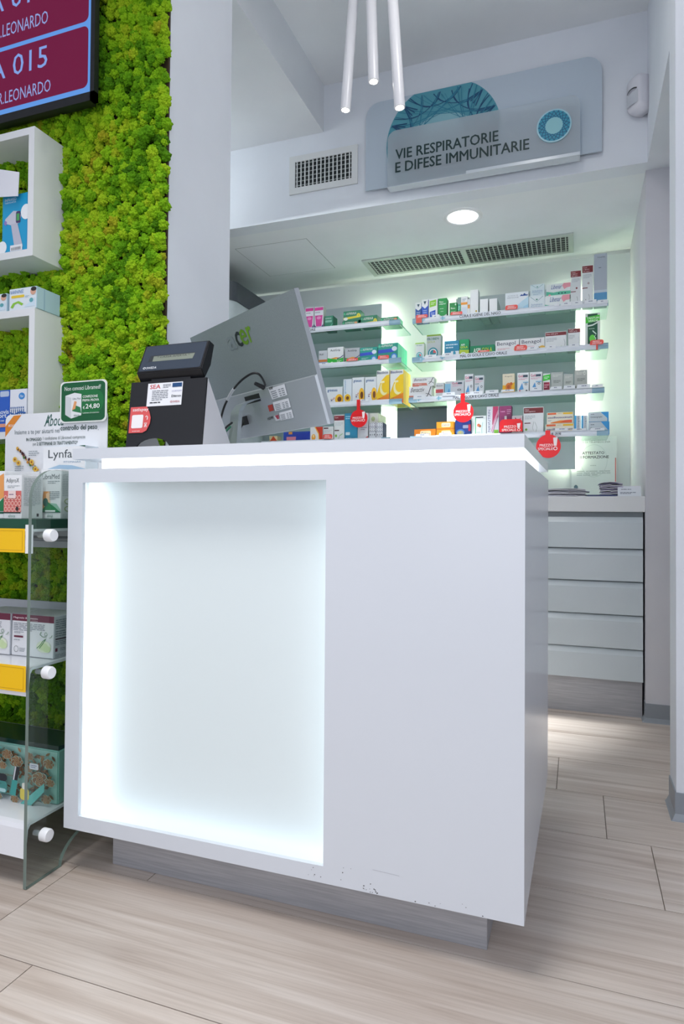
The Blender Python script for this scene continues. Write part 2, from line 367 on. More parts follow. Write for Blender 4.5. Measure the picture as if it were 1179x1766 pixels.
for nm, a, b, CL in (('led_strip', (ox0 - .026, Y0 + .018, oz0 - .02), (ox0 - .012, Y0 + .026, oz1), cl(7)), ('led_strip', (ox1 + .012, Y0 + .018, oz0 - .02), (ox1 + .026, Y0 + .026, oz1), cl(3)), ('led_strip', (ox0 - .02, Y0 + .018, oz0 - .026), (ox1 + .02, Y0 + .026, oz0 - .012), cl(2.4))):
    part(MB().box(a, b, CL), nm)
sc_ = MB(); rnd_ = random.Random(9); DIRT = mat('3a3432', .8)
for cx_, cz_, n_d, sp_d in ((-.425, .132, 16, .02), (-.56, .142, 7, .02), (-.5, .15, 4, .03), (-.3, .128, 4, .03), (-.2, .135, 3, .03)):
    for _ in range(n_d):
        x_, z_ = cx_ + rnd_.uniform(-sp_d, sp_d), max(.123, cz_ + rnd_.uniform(-.5, .5) * sp_d); a_ = rnd_.uniform(.0006, .0016)
        sc_.add([(x_ - a_, Y0 - .0003, z_), (x_, Y0 - .0003, z_ - a_), (x_ + a_ * 1.5, Y0 - .0003, z_), (x_, Y0 - .0003, z_ + a_)], [(0, 1, 2, 3)], DIRT)
sc_.add([(-.42, Y0 - .0003, .1722), (-.36, Y0 - .0003, .1702), (-.36, Y0 - .0003, .1707), (-.42, Y0 - .0003, .1728)], [(0, 1, 2, 3)], mat('a9aab2', .6))
part(sc_, 'scuff_specks')['kind'] = 'stuff'
m = MB().box((-1.178, 1.472, 0), (-.1845, 2.1, ZB), STEEL); part(m, 'kick_plinth', bevel=.001)
# slab on a lit joint
sl = [(X0 + .012, Y0), (X1 - .002, Y0), (X2 - .001, Y1), (PX + .003, Y1), (PX + .003, 1.706), (X0 + .012, 1.706)]
part(MB().prism(sl, 1.0885, 1.1165, LAM, 'z'), 'countertop')
jn = [(-1.185, Y0 + .03), (X1 - .03, Y0 + .03), (X2 - .03, Y1 - .03), (-1.185, Y1 - .03)]
part(MB().prism(jn, ZT, 1.0885, mat('f6fbff', .5, 0, 3.2, name='joint_light'), 'z'), 'light_strip')

# ------------------------------------------------------------------ moss wall
mw = MB().box((-2.6, 1.75, .0), (PX - .001, 1.7598, 2.98), mat('3a2c18', .9, name='moss_backing')).build('moss_panel')
tag(mw, 'bright green preserved moss panel covering the left wall', 'moss wall')
def moss():
    rnd = np.random.RandomState(3); xs = []
    sp = .0215; z = .06; r = 0
    while z < 2.96:
        x0 = -2.12 if z > .9 else -2.05
        x = x0 + (sp / 2 if r % 2 else 0)
        while x < PX + .008:
            xs.append((x, z)); x += sp
        z += sp * .86; r += 1
    P = np.array(xs); n = len(P)
    P = P + rnd.uniform(-.008, .008, (n, 2)); P[:, 0] = np.minimum(P[:, 0], PX - .003)
    y = 1.744 - np.abs(rnd.normal(0, .013, n)).clip(0, .034)
    co = np.stack([P[:, 0], y, P[:, 1]], 1)
    me = bpy.data.meshes.new('moss'); me.vertices.add(n); me.vertices.foreach_set('co', co.ravel().astype(np.float32))
    a = me.attributes.new('rot', 'FLOAT_VECTOR', 'POINT'); a.data.foreach_set('vector', rnd.uniform(0, 6.28, (n, 3)).astype(np.float32).ravel())
    a = me.attributes.new('scl', 'FLOAT', 'POINT'); a.data.foreach_set('value', rnd.uniform(.0125, .0255, n).astype(np.float32))
    a = me.attributes.new('pick', 'INT', 'POINT'); a.data.foreach_set('value', rnd.randint(0, 5, n).astype(np.int32))
    o = bpy.data.objects.new('moss', me); COL.objects.link(o); o.parent = mw; o['kind'] = 'stuff'
    mt = bpy.data.materials.new('moss_green'); mt.use_nodes = True; N = mt.node_tree.nodes; L = mt.node_tree.links
    b = N['Principled BSDF']; b.inputs['Roughness'].default_value = .85; b.inputs['Specular IOR Level'].default_value = .15
    ge = N.new('ShaderNodeNewGeometry'); t = N.new('ShaderNodeTexNoise'); t.inputs['Scale'].default_value = 5.5; t.inputs['Detail'].default_value = 2
    L.new(ge.outputs['Position'], t.inputs['Vector']); oi = N.new('ShaderNodeObjectInfo')
    ad = N.new('ShaderNodeMath'); ad.operation = 'MULTIPLY_ADD'; ad.inputs[1].default_value = .34; L.new(oi.outputs['Random'], ad.inputs[0]); L.new(t.outputs['Fac'], ad.inputs[2])
    r = N.new('ShaderNodeValToRGB'); e = r.color_ramp.elements; e[0].position = .34; e[0].color = lin('3c690a'); e[1].position = 1.0; e[1].color = lin('9a8a20')
    for p, c in ((.5, '588e0e'), (.64, '80b016'), (.82, '98b61e')): k = e.new(p); k.color = lin(c)
    L.new(ad.outputs[0], r.inputs[0]); L.new(r.outputs[0], b.inputs['Base Color'])
    gn = bpy.data.node_groups.new('moss_clumps', 'GeometryNodeTree')
    gn.interface.new_socket('Geometry', in_out='INPUT', socket_type='NodeSocketGeometry'); gn.interface.new_socket('Geometry', in_out='OUTPUT', socket_type='NodeSocketGeometry')
    N = gn.nodes; L = gn.links; gi = N.new('NodeGroupInput'); go = N.new('NodeGroupOutput')
    join = N.new('GeometryNodeGeometryToInstance')
    for s in range(5):
        ic = N.new('GeometryNodeMeshIcoSphere'); ic.inputs['Radius'].default_value = .8; ic.inputs['Subdivisions'].default_value = 5
        sp_ = N.new('GeometryNodeSetPosition'); po = N.new('GeometryNodeInputPosition'); nm = N.new('GeometryNodeInputNormal')
        vo = N.new('ShaderNodeTexVoronoi'); vo.inputs['Scale'].default_value = 1.9; vo.inputs['Randomness'].default_value = 1
        of = N.new('ShaderNodeVectorMath'); of.operation = 'ADD'; of.inputs[1].default_value = (s * 7.3, s * 3.1, 0); L.new(po.outputs[0], of.inputs[0]); L.new(of.outputs[0], vo.inputs['Vector'])
        v2 = N.new('ShaderNodeTexVoronoi'); v2.inputs['Scale'].default_value = 4.2; L.new(of.outputs[0], v2.inputs['Vector'])
        m1 = N.new('ShaderNodeMath'); m1.operation = 'MULTIPLY_ADD'; m1.inputs[1].default_value = -.5; m1.inputs[2].default_value = .36; L.new(vo.outputs['Distance'], m1.inputs[0])
        m2 = N.new('ShaderNodeMath'); m2.operation = 'MULTIPLY_ADD'; m2.inputs[1].default_value = -.24; L.new(v2.outputs['Distance'], m2.inputs[0]); L.new(m1.outputs[0], m2.inputs[2])
        sc = N.new('ShaderNodeVectorMath'); sc.operation = 'SCALE'; L.new(nm.outputs[0], sc.inputs[0]); L.new(m2.outputs[0], sc.inputs['Scale'])
        L.new(ic.outputs['Mesh'], sp_.inputs['Geometry']); L.new(sc.outputs[0], sp_.inputs['Offset'])
        sm = N.new('GeometryNodeSetMaterial'); sm.inputs['Material'].default_value = mt; L.new(sp_.outputs[0], sm.inputs['Geometry']); L.new(sm.outputs[0], join.inputs[0])
    ip = N.new('GeometryNodeInstanceOnPoints'); ip.inputs['Pick Instance'].default_value = True
    def attr(nm, ty):
        q = N.new('GeometryNodeInputNamedAttribute'); q.data_type = ty; q.inputs['Name'].default_value = nm; return q.outputs['Attribute']
    L.new(gi.outputs[0], ip.inputs['Points']); L.new(join.outputs[0], ip.inputs['Instance']); L.new(attr('pick', 'INT'), ip.inputs['Instance Index'])
    er = N.new('FunctionNodeEulerToRotation'); L.new(attr('rot', 'FLOAT_VECTOR'), er.inputs[0]); L.new(er.outputs[0], ip.inputs['Rotation'])
    L.new(attr('scl', 'FLOAT'), ip.inputs['Scale']); L.new(ip.outputs[0], go.inputs[0])
    md = o.modifiers.new('clumps', 'NODES'); md.node_group = gn; me.materials.append(mt)
moss()

# ------------------------------------------------------------------ television
tv = thing('television', 'black television showing queue numbers on magenta panels high on moss wall', 'television', (-1.8, 1.7, 2.6))
def P(m, name, root, **k):
    o = m.build(name, root, **k)
    if root.type == 'EMPTY': o.matrix_parent_inverse = Matrix.Translation(-Vector(root.location))
    return o
tx0, tx1, tz0, tz1, ty = -2.62, -1.4345, 2.252, 2.93, 1.655
m = MB()
for a, b in (((tx0, ty, tz0), (tx1, ty + .02, tz0 + .028)), ((tx0, ty, tz1 - .016), (tx1, ty + .02, tz1)), ((tx0, ty, tz0), (tx0 + .016, ty + .02, tz1)), ((tx1 - .016, ty, tz0), (tx1, ty + .02, tz1))): m.box(a, b, BLACK)
P(m, 'bezel', tv)
P(MB().box((tx0 + .01, ty + .006, tz0 + .01), (tx1 - .03, ty + .045, tz1 - .03), BLACK), 'back_cover', tv)
def screen(c): return mat(c, .3, 0, 1.0)
P(MB().box((tx0 + .016, ty + .004, tz0 + .028), (tx1 - .016, ty + .008, tz1 - .016), screen('5f96e0')), 'screen', tv)
TV = Face(lambda u, v, k: (u, ty + .004 - k, v))
mag = '6b0c3a'
TV.p.add([(x, ty + .003, z) for x, z in rrect(-2.5, tz0 + .047, -1.462, 2.498, .02)], [tuple(range(28))], screen(mag))
TV.p.add([(x, ty + .003, z) for x, z in rrect(-2.5, 2.512, -1.462, 2.74, .02)], [tuple(range(28))], screen(mag))
TV.k = 12
TV.draw([('t', 'A 015', -1.874, 2.403, -1.626, 2.474, '7f9fe0'), ('t', 'DR.LEONARDO', -1.862, 2.317, -1.611, 2.358, '8c9fd8'),
         ('t', 'A 016', -1.884, 2.634, -1.636, 2.706, '7f9fe0'), ('t', 'DR.LEONARDO', -1.877, 2.545, -1.626, 2.588, '8c9fd8')], emit=1.0)
for b, nm in ((TV.p, 'display_panel'), (TV.t, 'lettering')): P(b, nm, tv)
P(MB().box((-2.1, ty + .045, 2.4), (-1.8, 1.712, 2.8), BLACK), 'wall_bracket', tv)

# ------------------------------------------------------------------ cube shelves on the moss
def cube(label, x0, x1, z0, z1, y0=1.60, y1=1.752, t=.023):
    o = thing('wall_cube_shelf', label, 'shelf', ((x0 + x1) / 2, y1, z0), 'white cube shelves on the moss wall')
    P(MB().box((x0, y0, z0), (x1, y1, z0 + t), LAM2), 'bottom_board', o)
    P(MB().box((x0, y0, z1 - t), (x1, y1, z1), LAM2), 'top_board', o)
    P(MB().box((x1 - t, y0, z0 + t), (x1, y1, z1 - t), LAM2), 'side_board', o)
    P(MB().box((x0, y0, z0 + t), (x0 + t, y1, z1 - t), LAM2), 'side_board', o)
cube('white cube wall shelf under the television holding a thermometer box', -2.03, -1.6175, 1.7595, 2.172)
cube('white cube wall shelf lower on moss, holding blue medicine boxes', -2.03, -1.605, 1.181, 1.592)

# ------------------------------------------------------------------ acrylic display stand
st = thing('display_stand', 'clear acrylic display stand with white shelf trays and yellow price strips left of counter', 'display stand', (-1.6, 1.5, 0))
def side_panel(x):
    prof = [(1.293, .0012), (1.412, .0012)] + [(1.412 + .14 * (1 - math.cos(t)), .075 * math.sin(t)) for t in [k * math.pi / 16 for k in range(9)]] + [(1.57, .075), (1.6, .06), (1.615, .0012), (1.70, .0012), (1.70, 1.06)]
    prof += [(1.373 - .08 * math.sin(t), .98 + .08 * math.cos(t)) for t in [k * math.pi / 16 for k in range(9)]]
    m = MB(); n = len(prof); vs = [(x, y, z) for y, z in prof] + [(x + .010, y, z) for y, z in prof]
    m.add(vs, [tuple(range(n - 1, -1, -1)), tuple(range(n, 2 * n))], ACR); m.add(vs, [(i, (i + 1) % n, (i + 1) % n + n, i + n) for i in range(n)], ACE)
    return m
P(side_panel(-1.307), 'side_panel', st); P(side_panel(-2.1), 'side_panel', st)
def tray(z, lip, zb):
    pr = [(1.300, z - lip), (1.306, z - lip), (1.3085, z - .012), (1.32, z - .006), (1.675, z - .006), (1.675, zb - .0), (1.682, zb), (1.682, z - .012), (1.69, z - .012)]
    pr = [(1.298, z - lip), (1.304, z - lip), (1.308, z - .016), (1.318, z - .006), (1.675, z - .006), (1.675, zb), (1.681, zb), (1.681, z - .012), (1.677, z - .012), (1.316, z), ]
    q = MB()
    q.prism([(1.316, z), (1.306, z - .003), (1.301, z - .014), (1.294, z - lip), (1.300, z - lip), (1.307, z - .016), (1.314, z - .007), (1.66, z - .007), (1.66, z)], -2.085, -1.3075, mat('eceef3', .12, name='gloss_tray'), 'x')
    q.box((-2.085, 1.66, z - .007), (-1.3075, 1.667, zb), mat('c4c8ce', .35, name='tray_back'))
    return q
P(tray(.905, .005, 1.0), 'shelf_tray', st); P(tray(.552, .07, .662), 'shelf_tray', st); P(tray(.158, .083, .256), 'shelf_tray', st)
P(MB().box((-2.085, 1.655, .835), (-1.3075, 1.662, .9), mat('c4c8ce', .35)), 'back_plate', st)
YEL = mat('fdc800', .4, name='yellow_card'); YLN = mat('b98a06', .4)
def ystrip(z0, z1, x1, y):
    q = P(MB().box((-2.08, y, z0), (x1, y + .002, z1), YEL), 'price_strip', st)
    f = Face(lambda u, v, k: (u, y - k, v)); e = .0055
    for a in ((-2.08 + e, z0 + e, x1 - e, z0 + e + .0008), (-2.08 + e, z1 - e - .0008, x1 - e, z1 - e), (x1 - e - .0008, z0 + e, x1 - e, z1 - e)): f.draw([('r',) + a + ('b98a06',)])
    f.p.build('printed_line', q)
    return q
ystrip(.845, .906, -1.318, 1.291); ystrip(.495, .560, -1.303, 1.286)
P(MB().box((-1.318, 1.294, .843), (-1.2985, 1.300, .916), mat('f2f4f8', .3)), 'strip_holder', st)
P(MB().tube([(-2.09, 1.5, .872), (-1.3075, 1.5, .872)], .008, mat('8f959c', .3, .8)), 'steel_rod', st)
for z in (.888, .533, .116):
    P(MB().tube([(-1.2965, 1.346, z), (-1.279, 1.346, z), (-1.275, 1.346, z)], [.0165, .0165, .0145], mat('f4f5f8', .3), 24), 'knob', st)
    P(MB().tube([(-1.325, 1.346, z), (-1.2965, 1.346, z)], .007, mat('c8ccd2', .3), 12), 'bolt', st)
# ------------------------------------------------------------------ header card, tray and cartons on the stand
hc = thing('header_card', 'white cardboard header card with orange corner and weight control slogan, behind the cartons', 'card', (-1.5, 1.585, .906))
cx0, cx1, cz0, cz1 = -1.702, -1.3085, .93, 1.2547
P(MB().prism(rrect(cx0, cz0, cx1, cz1, .02, 5, (0, 0, 1, 1)), 1.585, 1.588, mat('eceef2', .45), 'y'), 'card_panel', hc)
F = Face(lambda u, v, k: (cx0 + (cx1 - cx0) * u, 1.585 - k, cz1 - .183 + .183 * v))
fl = []
rnd = random.Random(5)
for i in range(26):
    t = i / 26; c = ['5a1f2a', '3f1420', '4b7a30', 'c98a2a', 'e0a93a'][rnd.randint(0, 4)]
    fl.append(('e', .14 + .2 * t + rnd.uniform(-.03, .03) * (1 if t > .4 else .4), .42 - .42 * t + rnd.uniform(-.02, .02), rnd.uniform(.008, .014), rnd.uniform(.016, .03), c))
for u, v in ((.155, .16), (.29, .17), (.33, .05), (.12, .22)): fl += [('e', u, v, .022, .045, 'ecc04a'), ('e', u, v, .009, .02, 'a8641c')]
F.draw([('p', [(0, .62), (0, .8), (.085, .98), (.165, .985)], 'e38a2c'), ('t', 'SPECIALE', .03, .79, .09, .83, 'ffffff'),
        ('ti', 'Aboca', .40, .77, .60, .96, '1f5a50'), ('l', [(.4, .77), (.43, .86), (.47, .97)], .004, '1f5a50'),
        ('t', 'Insieme a te per aiutarti nel', .10, .63, .55, .73, '6d7a80'), ('tb', 'controllo del peso', .56, .66, .91, .77, '2c4a45'), ('t', '.', .918, .665, .923, .68, '2c4a45'),
        ('tb', 'IN OMAGGIO', .22, .53, .375, .585, '2c4a45'), ('t', '1 confezione di Libramed compresse', .39, .525, .80, .595, '4b5a5a'),
        ('t', 'per', .29, .44, .325, .49, '4b5a5a'), ('tb', '2 SETTIMANE DI TRATTAMENTO*', .33, .45, .73, .51, '2c4a45'),
        ('n', .25, .27, .36, .37, 3, '9aa3a8'), ('n', .11, .02, .22, .12, 3, '9aa3a8')] + fl).build(hc)
gs = thing('price_sign', 'dark green rounded price sign with white text reading 24,80 clipped on header card', 'sign', (-1.38, 1.575, 1.22))
gx0, gx1, gz0, gz1 = -1.4751, -1.3028, 1.2179, 1.3423
mm = MB().prism(rrect(gx0, gz0, gx1, gz1, .014), 1.574, 1.577, mat('e9ece8', .4), 'y'); P(mm, 'sign_board', gs)
F = Face(lambda u, v, k: (gx0 + (gx1 - gx0) * u, 1.574 - k, gz0 + (gz1 - gz0) * v))
F.draw([('rr', .03, .03, .97, .97, '0f5a33', .1), ('rr', .3, .2, .94, .8, '17703a', .25), ('t', 'Non conosci Libramed?', .1, .78, .88, .88, 'f2f6f0'),
        ('p', [(.12, .2), (.25, .1), (.47, .17), (.47, .68), (.32, .72), (.12, .66)], 'e6e8ea'), ('p', [(.12, .2), (.25, .1), (.25, .6), (.12, .66)], 'cfd3d6'), ('p', [(.27, .28), (.47, .22), (.45, .36), (.33, .42)], '2c7a4b'), ('p', [(.27, .3), (.34, .33), (.37, .5), (.32, .52)], 'e3a06a'), ('t', 'Libra Med', .28, .55, .45, .6, '6a7a80'), ('t', 'aboca', .31, .15, .43, .2, '2f6a5c'),
        ('tb', 'CONFEZIONE', .5, .58, .82, .64, 'f2f6f0'), ('tb', 'PRIMA PROVA', .5, .49, .85, .55, 'f2f6f0'), ('tb', '€', .51, .31, .55, .38, 'f2f6f0'), ('tb', '24,80', .57, .3, .87, .43, 'f2f6f0'), ('t', '1 settimana di trattamento', .5, .2, .86, .235, 'e0eae0')]).build(gs)
dt = MB().box((-2.06, 1.325, .9055), (-1.313, 1.65, .9295), mat('0e4a36', .45)).build('display_tray'); tag(dt, 'dark green cardboard tray under the white cartons on the top shelf', 'tray')
W = 'eef0f2'
GA = 'white cartons on the green tray'
def libra(x, y, w, h, label):
    carton(x, y, .9302, w, h, .055, W, [('t', 'LibraMed', .08, .8, .92, .9, '6c7478'), ('n', .35, .7, .95, .77, 2, '9aa3a8'), ('p', [(0, .13), (.1, .13), (.5, .55), (.15, .55)], 'e9a25c'), ('p', [(.3, .28), (.5, .28), (.45, .55), (.28, .5)], 'f0c9a4'), ('p', [(0, .13), (1, .13), (.75, .22), (.4, .33), (.2, .23)], '2c8a55'), ('p', [(.45, .32), (1, .14), (1, .18), (.8, .3)], '9cc9b4'), ('e', .26, .33, .13, .085, '2f6a5c'), ('n', .45, .38, .95, .56, 5, '8b959a'), ('r', .25, .12, .75, .17, 'f4f5f6'), ('r', 0, .125, 1, .14, '0e5a40'), ('ti', 'aboca', .35, .03, .65, .1, '5f8a80')], label, GA,
           side='e6e8ea', sart=[('n', .1, .45, .9, .95, 14, 'b5bdc0'), ('e', .5, .35, .28, .06, 'a9b88a'), ('e', .5, .35, .2, .04, 'e6e8ea'), ('e', .5, .2, .28, .06, 'a9b88a'), ('e', .5, .2, .2, .04, 'e6e8ea'), ('n', .1, .03, .9, .1, 3, 'b5bdc0')])
lx0, lx1 = -1.4184, -1.3466
libra((lx0 + lx1) / 2, 1.445, lx1 - lx0, 0.1386, 'white carton with orange and green swoosh nearest the counter on green tray')
libra(-1.5189, 1.475, 0.1265, 0.1344, 'wide white carton standing behind the red patterned carton')
ax0, ax1 = -1.4562, -1.3954
carton((ax0 + ax1) / 2, 1.355, .9302, ax1 - ax0, .117, .075, W, [('t', 'AdiproX', .12, .8, .85, .93, '5c6468'), ('n', .2, .7, .9, .77, 2, 'a0a8ac'), ('r', 0, .15, 1, .64, 'd8706a')] + [('ring', .12 + .2 * (i % 5), .22 + .13 * (i // 5), .09, .06, 'f0b8ac', .6) for i in range(15)] + [('r', .28, .47, .72, .64, 'efd9d6'), ('n', .34, .53, .66, .58, 1, '7a5a80'), ('e', .8, .23, .08, .05, '3a2a2a'), ('r', 0, .12, 1, .15, '1c3a34'), ('ti', 'aboca', .3, .03, .72, .1, '5f8a80')],
       'white carton with red patterned lower half on green tray', GA, side='e6e8ea', sart=[('n', .1, .3, .9, .95, 18, 'b5bdc0'), ('r', .7, .05, .8, .12, '333333')])
carton(-1.5120, 1.37, .9302, 0.0800, .13, .055, W, [('p', [(.5, .3), (1, .45), (.98, .95), (.8, .9)], 'eda35a'), ('p', [(.4, .15), (1, .15), (1, .45), (.7, .3)], '1f7a4a'), ('r', 0, .1, 1, .14, '0e5a40')], 'white carton with tall orange flame, cut off by the frame edge, on green tray', GA)
carton(-1.4169, 1.53, .9302, 0.1565, 0.2130, .055, W, [('t', 'Lynfase', .13, .8, .93, .95, '4c5458'), ('t', 'FITOMAGRA', .5, .765, .9, .79, '7a9ab8'), ('p', [(0, .5), (1, .5), (1, .68), (.7, .73), (.4, .74), (0, .66)], 'a9c8e0'), ('p', [(0, .55), (1, .6), (1, .64), (0, .62)], 'c7dcec'), ('p', [(.12, .5), (.24, .5), (.18, .64)], '2c8a55'), ('p', [(.85, 1), (1, .98), (1, 1)], '1c5a44')],
       'white and pale blue carton half hidden behind the counter edge', GA, side='dfeaf2')

GM = 'white cartons on the middle shelf tray'
mart = [('r', 0, .84, 1, 1, '6e2740'), ('tb', 'Magnesio & Potassio', .03, .885, .62, .94, 'f0e2e6'), ('t', 'COMPRESSE', .47, .85, .62, .87, 'e0c8d0'), ('n', .04, .6, .8, .8, 5, '9097a0'), ('n', .06, .53, .3, .59, 2, '9097a0'), ('r', .06, .44, .28, .485, '6e2740'), ('n', .06, .36, .3, .4, 1, '9097a0'), ('ring', .12, .16, .055, .075, '5c646a', .88), ('n', .2, .1, .35, .2, 3, '8b939a'),
        ('e', .78, .27, .17, .14, 'e6efd6'), ('e', .78, .27, .11, .09, 'd3e6b4'), ('e', .86, .22, .09, .08, 'cfe3b0'), ('l', [(.62, .22), (.7, .3), (.76, .4), (.83, .46)], .008, '4f8a5a'), ('l', [(.82, .44), (.75, .32), (.68, .22)], .008, '4f8a5a'), ('l', [(.72, .62), (.69, .55), (.76, .5), (.84, .51)], .008, '5c8a60'), ('ring', .83, .57, .035, .045, '5c8a60', .75), ('l', [(.98, .56), (.95, .5), (.91, .49)], .006, '5c8a60')]
mx0, mx1 = -1.4692, -1.3233
mh = 0.1132
carton((mx0 + mx1) / 2, 1.40, .5535, mx1 - mx0, mh, .12, 'eceef2', mart, 'white carton with dark plum band next to counter on the middle stand shelf', GM, side='d4d8de', sart=[('n', .05, .68, .7, .93, 5, '7f8790'), ('n', .05, .5, .6, .66, 3, '7f8790'), ('r', .05, .44, .75, .47, '4a2a38'), ('n', .05, .3, .9, .42, 3, '7f8790'), ('r', .05, .16, .12, .24, '6e2740'), ('n', .2, .16, .6, .24, 2, '7f8790'), ('n', .05, .02, .95, .1, 3, '8b939a')], lean=.02)
carton((mx0 + mx1) / 2 - (mx1 - mx0) - .004, 1.397, .5535, mx1 - mx0, mh, .12, 'eceef2', mart, 'white carton with plum band cut by frame edge on the middle stand shelf', GM, side='d4d8de', lean=.02)

gb = thing('gift_box', 'turquoise gift box with brown rose pattern on the bottom stand shelf', 'box', (-1.4, 1.415, .159))
bx0, bx1, bz0, bz1 = -1.70, -1.3147, .159, 0.3022
TQ = '9fd0c4'
P(MB().box((bx0, 1.415, bz0), (bx1, 1.525, bz1), mat('8fc4b8', .35), mat(TQ, .3)), 'carton_body', gb, bevel=.003)
P(MB().box((bx0 + .01, 1.42, bz1), (bx1 - .004, 1.525, bz1 + .012), mat('1d3a34', .15)), 'dark_lid', gb)
gv0 = -1.5192
F = Face(lambda u, v, k: (gv0 + (bx1 - gv0) * u, 1.415 - k, bz0 + (bz1 - bz0) * v), step=.00006)
A = []; rnd = random.Random(11); BR = ['8a6a48', '7d5f42', '94754f']
def rose(u, v, r):
    for k in range(7):
        t = k * .9; A.append(('e', u + r * .55 * math.cos(t), v + r * .55 * math.sin(t), r * .46, r * .46, BR[k % 3]))
        A.append(('ring', u + r * .55 * math.cos(t), v + r * .55 * math.sin(t), r * .46, r * .46, 'a9d2c4', .9))
    A.append(('e', u, v, r * .5, r * .5, '6f5238')); A.append(('ring', u, v, r * .42, r * .42, 'b99a70', .8)); A.append(('ring', u, v, r * .22, r * .22, 'b99a70', .7))
def leaf(u, v, a, s):
    c, d = math.cos(a), math.sin(a); q = [(0, 0), (.3, .2), (.65, .18), (1, 0), (.65, -.18), (.3, -.2)]
    A.append(('p', [(u + s * (x * c - y * d), v + s * (x * d + y * c)) for x, y in q], BR[rnd.randint(0, 2)]))
for i in range(280):
    u, v = rnd.uniform(-.55, .9), rnd.uniform(.1, .9)
    if -.1 < u < .33 and .2 < v < .6: continue
    leaf(u, v, rnd.uniform(0, 6.28), rnd.uniform(.07, .13))
for u, v, r in ((.0, .66, .1), (.2, .84, .075), (.38, .74, .085), (.78, .48, .11), (.6, .88, .06), (.93, .8, .075), (.9, .14, .07), (.97, .46, .06), (.16, .64, .06), (-.2, .8, .08), (.62, .66, .055), (.1, .05, .06), (.4, .06, .06)): rose(u, v, r * 1.25)
A += [('p', [(.5, 0), (.68, 0), (.9, .3), (.9, .46)], '5fb8b0'), ('l', [(.7, 0), (.9, .27)], .01, '3f5a50'), ('p', [(-.1, 1), (.17, 1), (.0, .8), (-.1, .74)], '5fb8b0'), ('l', [(.0, .76), (.22, 1)], .01, '3f5a50'), ('t', 'DARPHIN', .19, .47, .38, .51, '7a6a4a'), ('rr', .65, .68, .8, .79, 'dfe2ea', .02), ('n', .67, .7, .78, .77, 2, '7a80a0')]
F.draw(A)
F.draw([('rr', -.1, .14, .27, .36, '3f8a84', .05), ('rr', -.08, .15, .25, .22, 'a9d0d0', .03), ('rr', -.1, .36, .27, .5, '1c242c', .06), ('rr', .0, .37, .1, .48, 'cfd4da', .04), ('t', 'DARPHIN', .03, .3, .17, .32, '123a38'), ('p', [(.32, .14), (.42, .12), (.45, .42), (.36, .42)], '3a9a94'), ('p', [(.36, .42), (.45, .42), (.49, .68), (.4, .68)], '20262c'), ('p', [(.37, .42), (.395, .42), (.43, .68), (.405, .68)], 'c8ccd2'), ('rr', .5, .08, .65, .3, 'd8c85a', .05), ('rr', .53, .28, .62, .4, 'dcdcd0', .03)])
F.build(gb)

# ------------------------------------------------------------------ cartons in the cube shelves
GC = 'cartons in the cube shelves'
yk = 1.615
tx0, tx1, tzt, tzb = -1.7587, -1.6539, 1.9727, 1.7828
carton((tx0 + tx1) / 2, 1.612, tzb, tx1 - tx0, tzt - tzb, .06, '1f9fd0', [('t', 'INFRARED', .1, .9, .56, .95, 'dff0f8'), ('t', 'THERMOMETER', .1, .86, .55, .885, 'dff0f8'), ('e', .95, .67, .2, .13, 'f2f5f8'), ('e', .02, .12, .18, .11, 'f2f5f8'),
        ('p', [(.1, .53), (.13, .6), (.45, .72), (.66, .7), (.76, .62), (.72, .5), (.42, .47)], 'c9cad8'), ('p', [(.36, .5), (.62, .5), (.84, .1), (.84, .08), (.52, .08)], 'bfc0d0'), ('p', [(.08, .52), (.12, .58), (.2, .55), (.18, .48)], '8f7fc0'), ('rr', .56, .5, .74, .7, '4a3a6a', .04), ('r', .59, .54, .7, .66, '4fa85a'), ('r', .35, .03, .83, .13, 'e8eaee')] + [('r', .4 + .05 * i, .04, .42 + .05 * i, .09, '222222') for i in range(8)],
       'turquoise carton picturing a white infrared thermometer in upper cube shelf', GC, name='thermometer_carton')
ps = MB().prism([(-1.78, 1.965), (-1.672, 1.952), (-1.668, 2.028), (-1.78, 2.06)], 1.590, 1.592, mat('e4e6ee', .4), 'y').build('shelf_notice'); tag(ps, 'white paper notice hanging at the front of the upper cube shelf', 'notice')
nz = 1.5925
nar = [('ti', 'NARHINEL', .02, .76, .56, .92, '3f7ab8'), ('rr', .08, .56, .56, .68, 'e8c838', .04), ('l', [(.1, .12), (.18, .3), (.34, .36), (.5, .22)], .05, '8cc63f'), ('p', [(.55, .1), (.95, .1), (.95, .5), (.75, .3)], 'cfe3f0'), ('e', .88, .78, .1, .17, 'd8a890'), ('e', .9, .88, .1, .1, '2a2424'), ('e', .82, .38, .07, .1, '5fa8b0'), ('n', .6, .52, .75, .62, 2, '8fb0c8')]
na0, na1 = -1.7153, -1.6030
carton((na0 + na1) / 2, 1.604, nz, na1 - na0, 0.0698, .1, 'dfe9ef', nar, 'pale blue nasal care carton on top of the lower cube', GC, side='b9d6e4', sart=[('r', .3, 0, .34, 1, '9fc0d4')])
carton((na0 + na1) / 2 - (na1 - na0) - .012, 1.606, nz, na1 - na0, 0.0605, .09, 'dfe9ef', nar, 'pale blue carton cut by the frame edge on top of the lower cube', GC, side='b9d6e4')
b0, b1, b2 = -1.8204, -1.7152, -1.6431
bzb = 1.2045; bh = 0.1367
carton((b0 + b1) / 2, 1.612, bzb, b1 - b0 - .001, bh, .07, '2a5fc0', [('rr', .62, .84, .98, .97, 'b9c8e0', .04), ('tb', 'enovis', .45, .43, .98, .53, 'e6eef8'), ('tb', 'fort', .5, .34, .9, .45, 'e6eef8'), ('r', .5, .12, 1, .2, 'e09a80'), ('n', .4, .24, .9, .3, 1, 'b9c8e0')], 'deep blue medicine carton at the frame edge in lower cube shelf', GC)
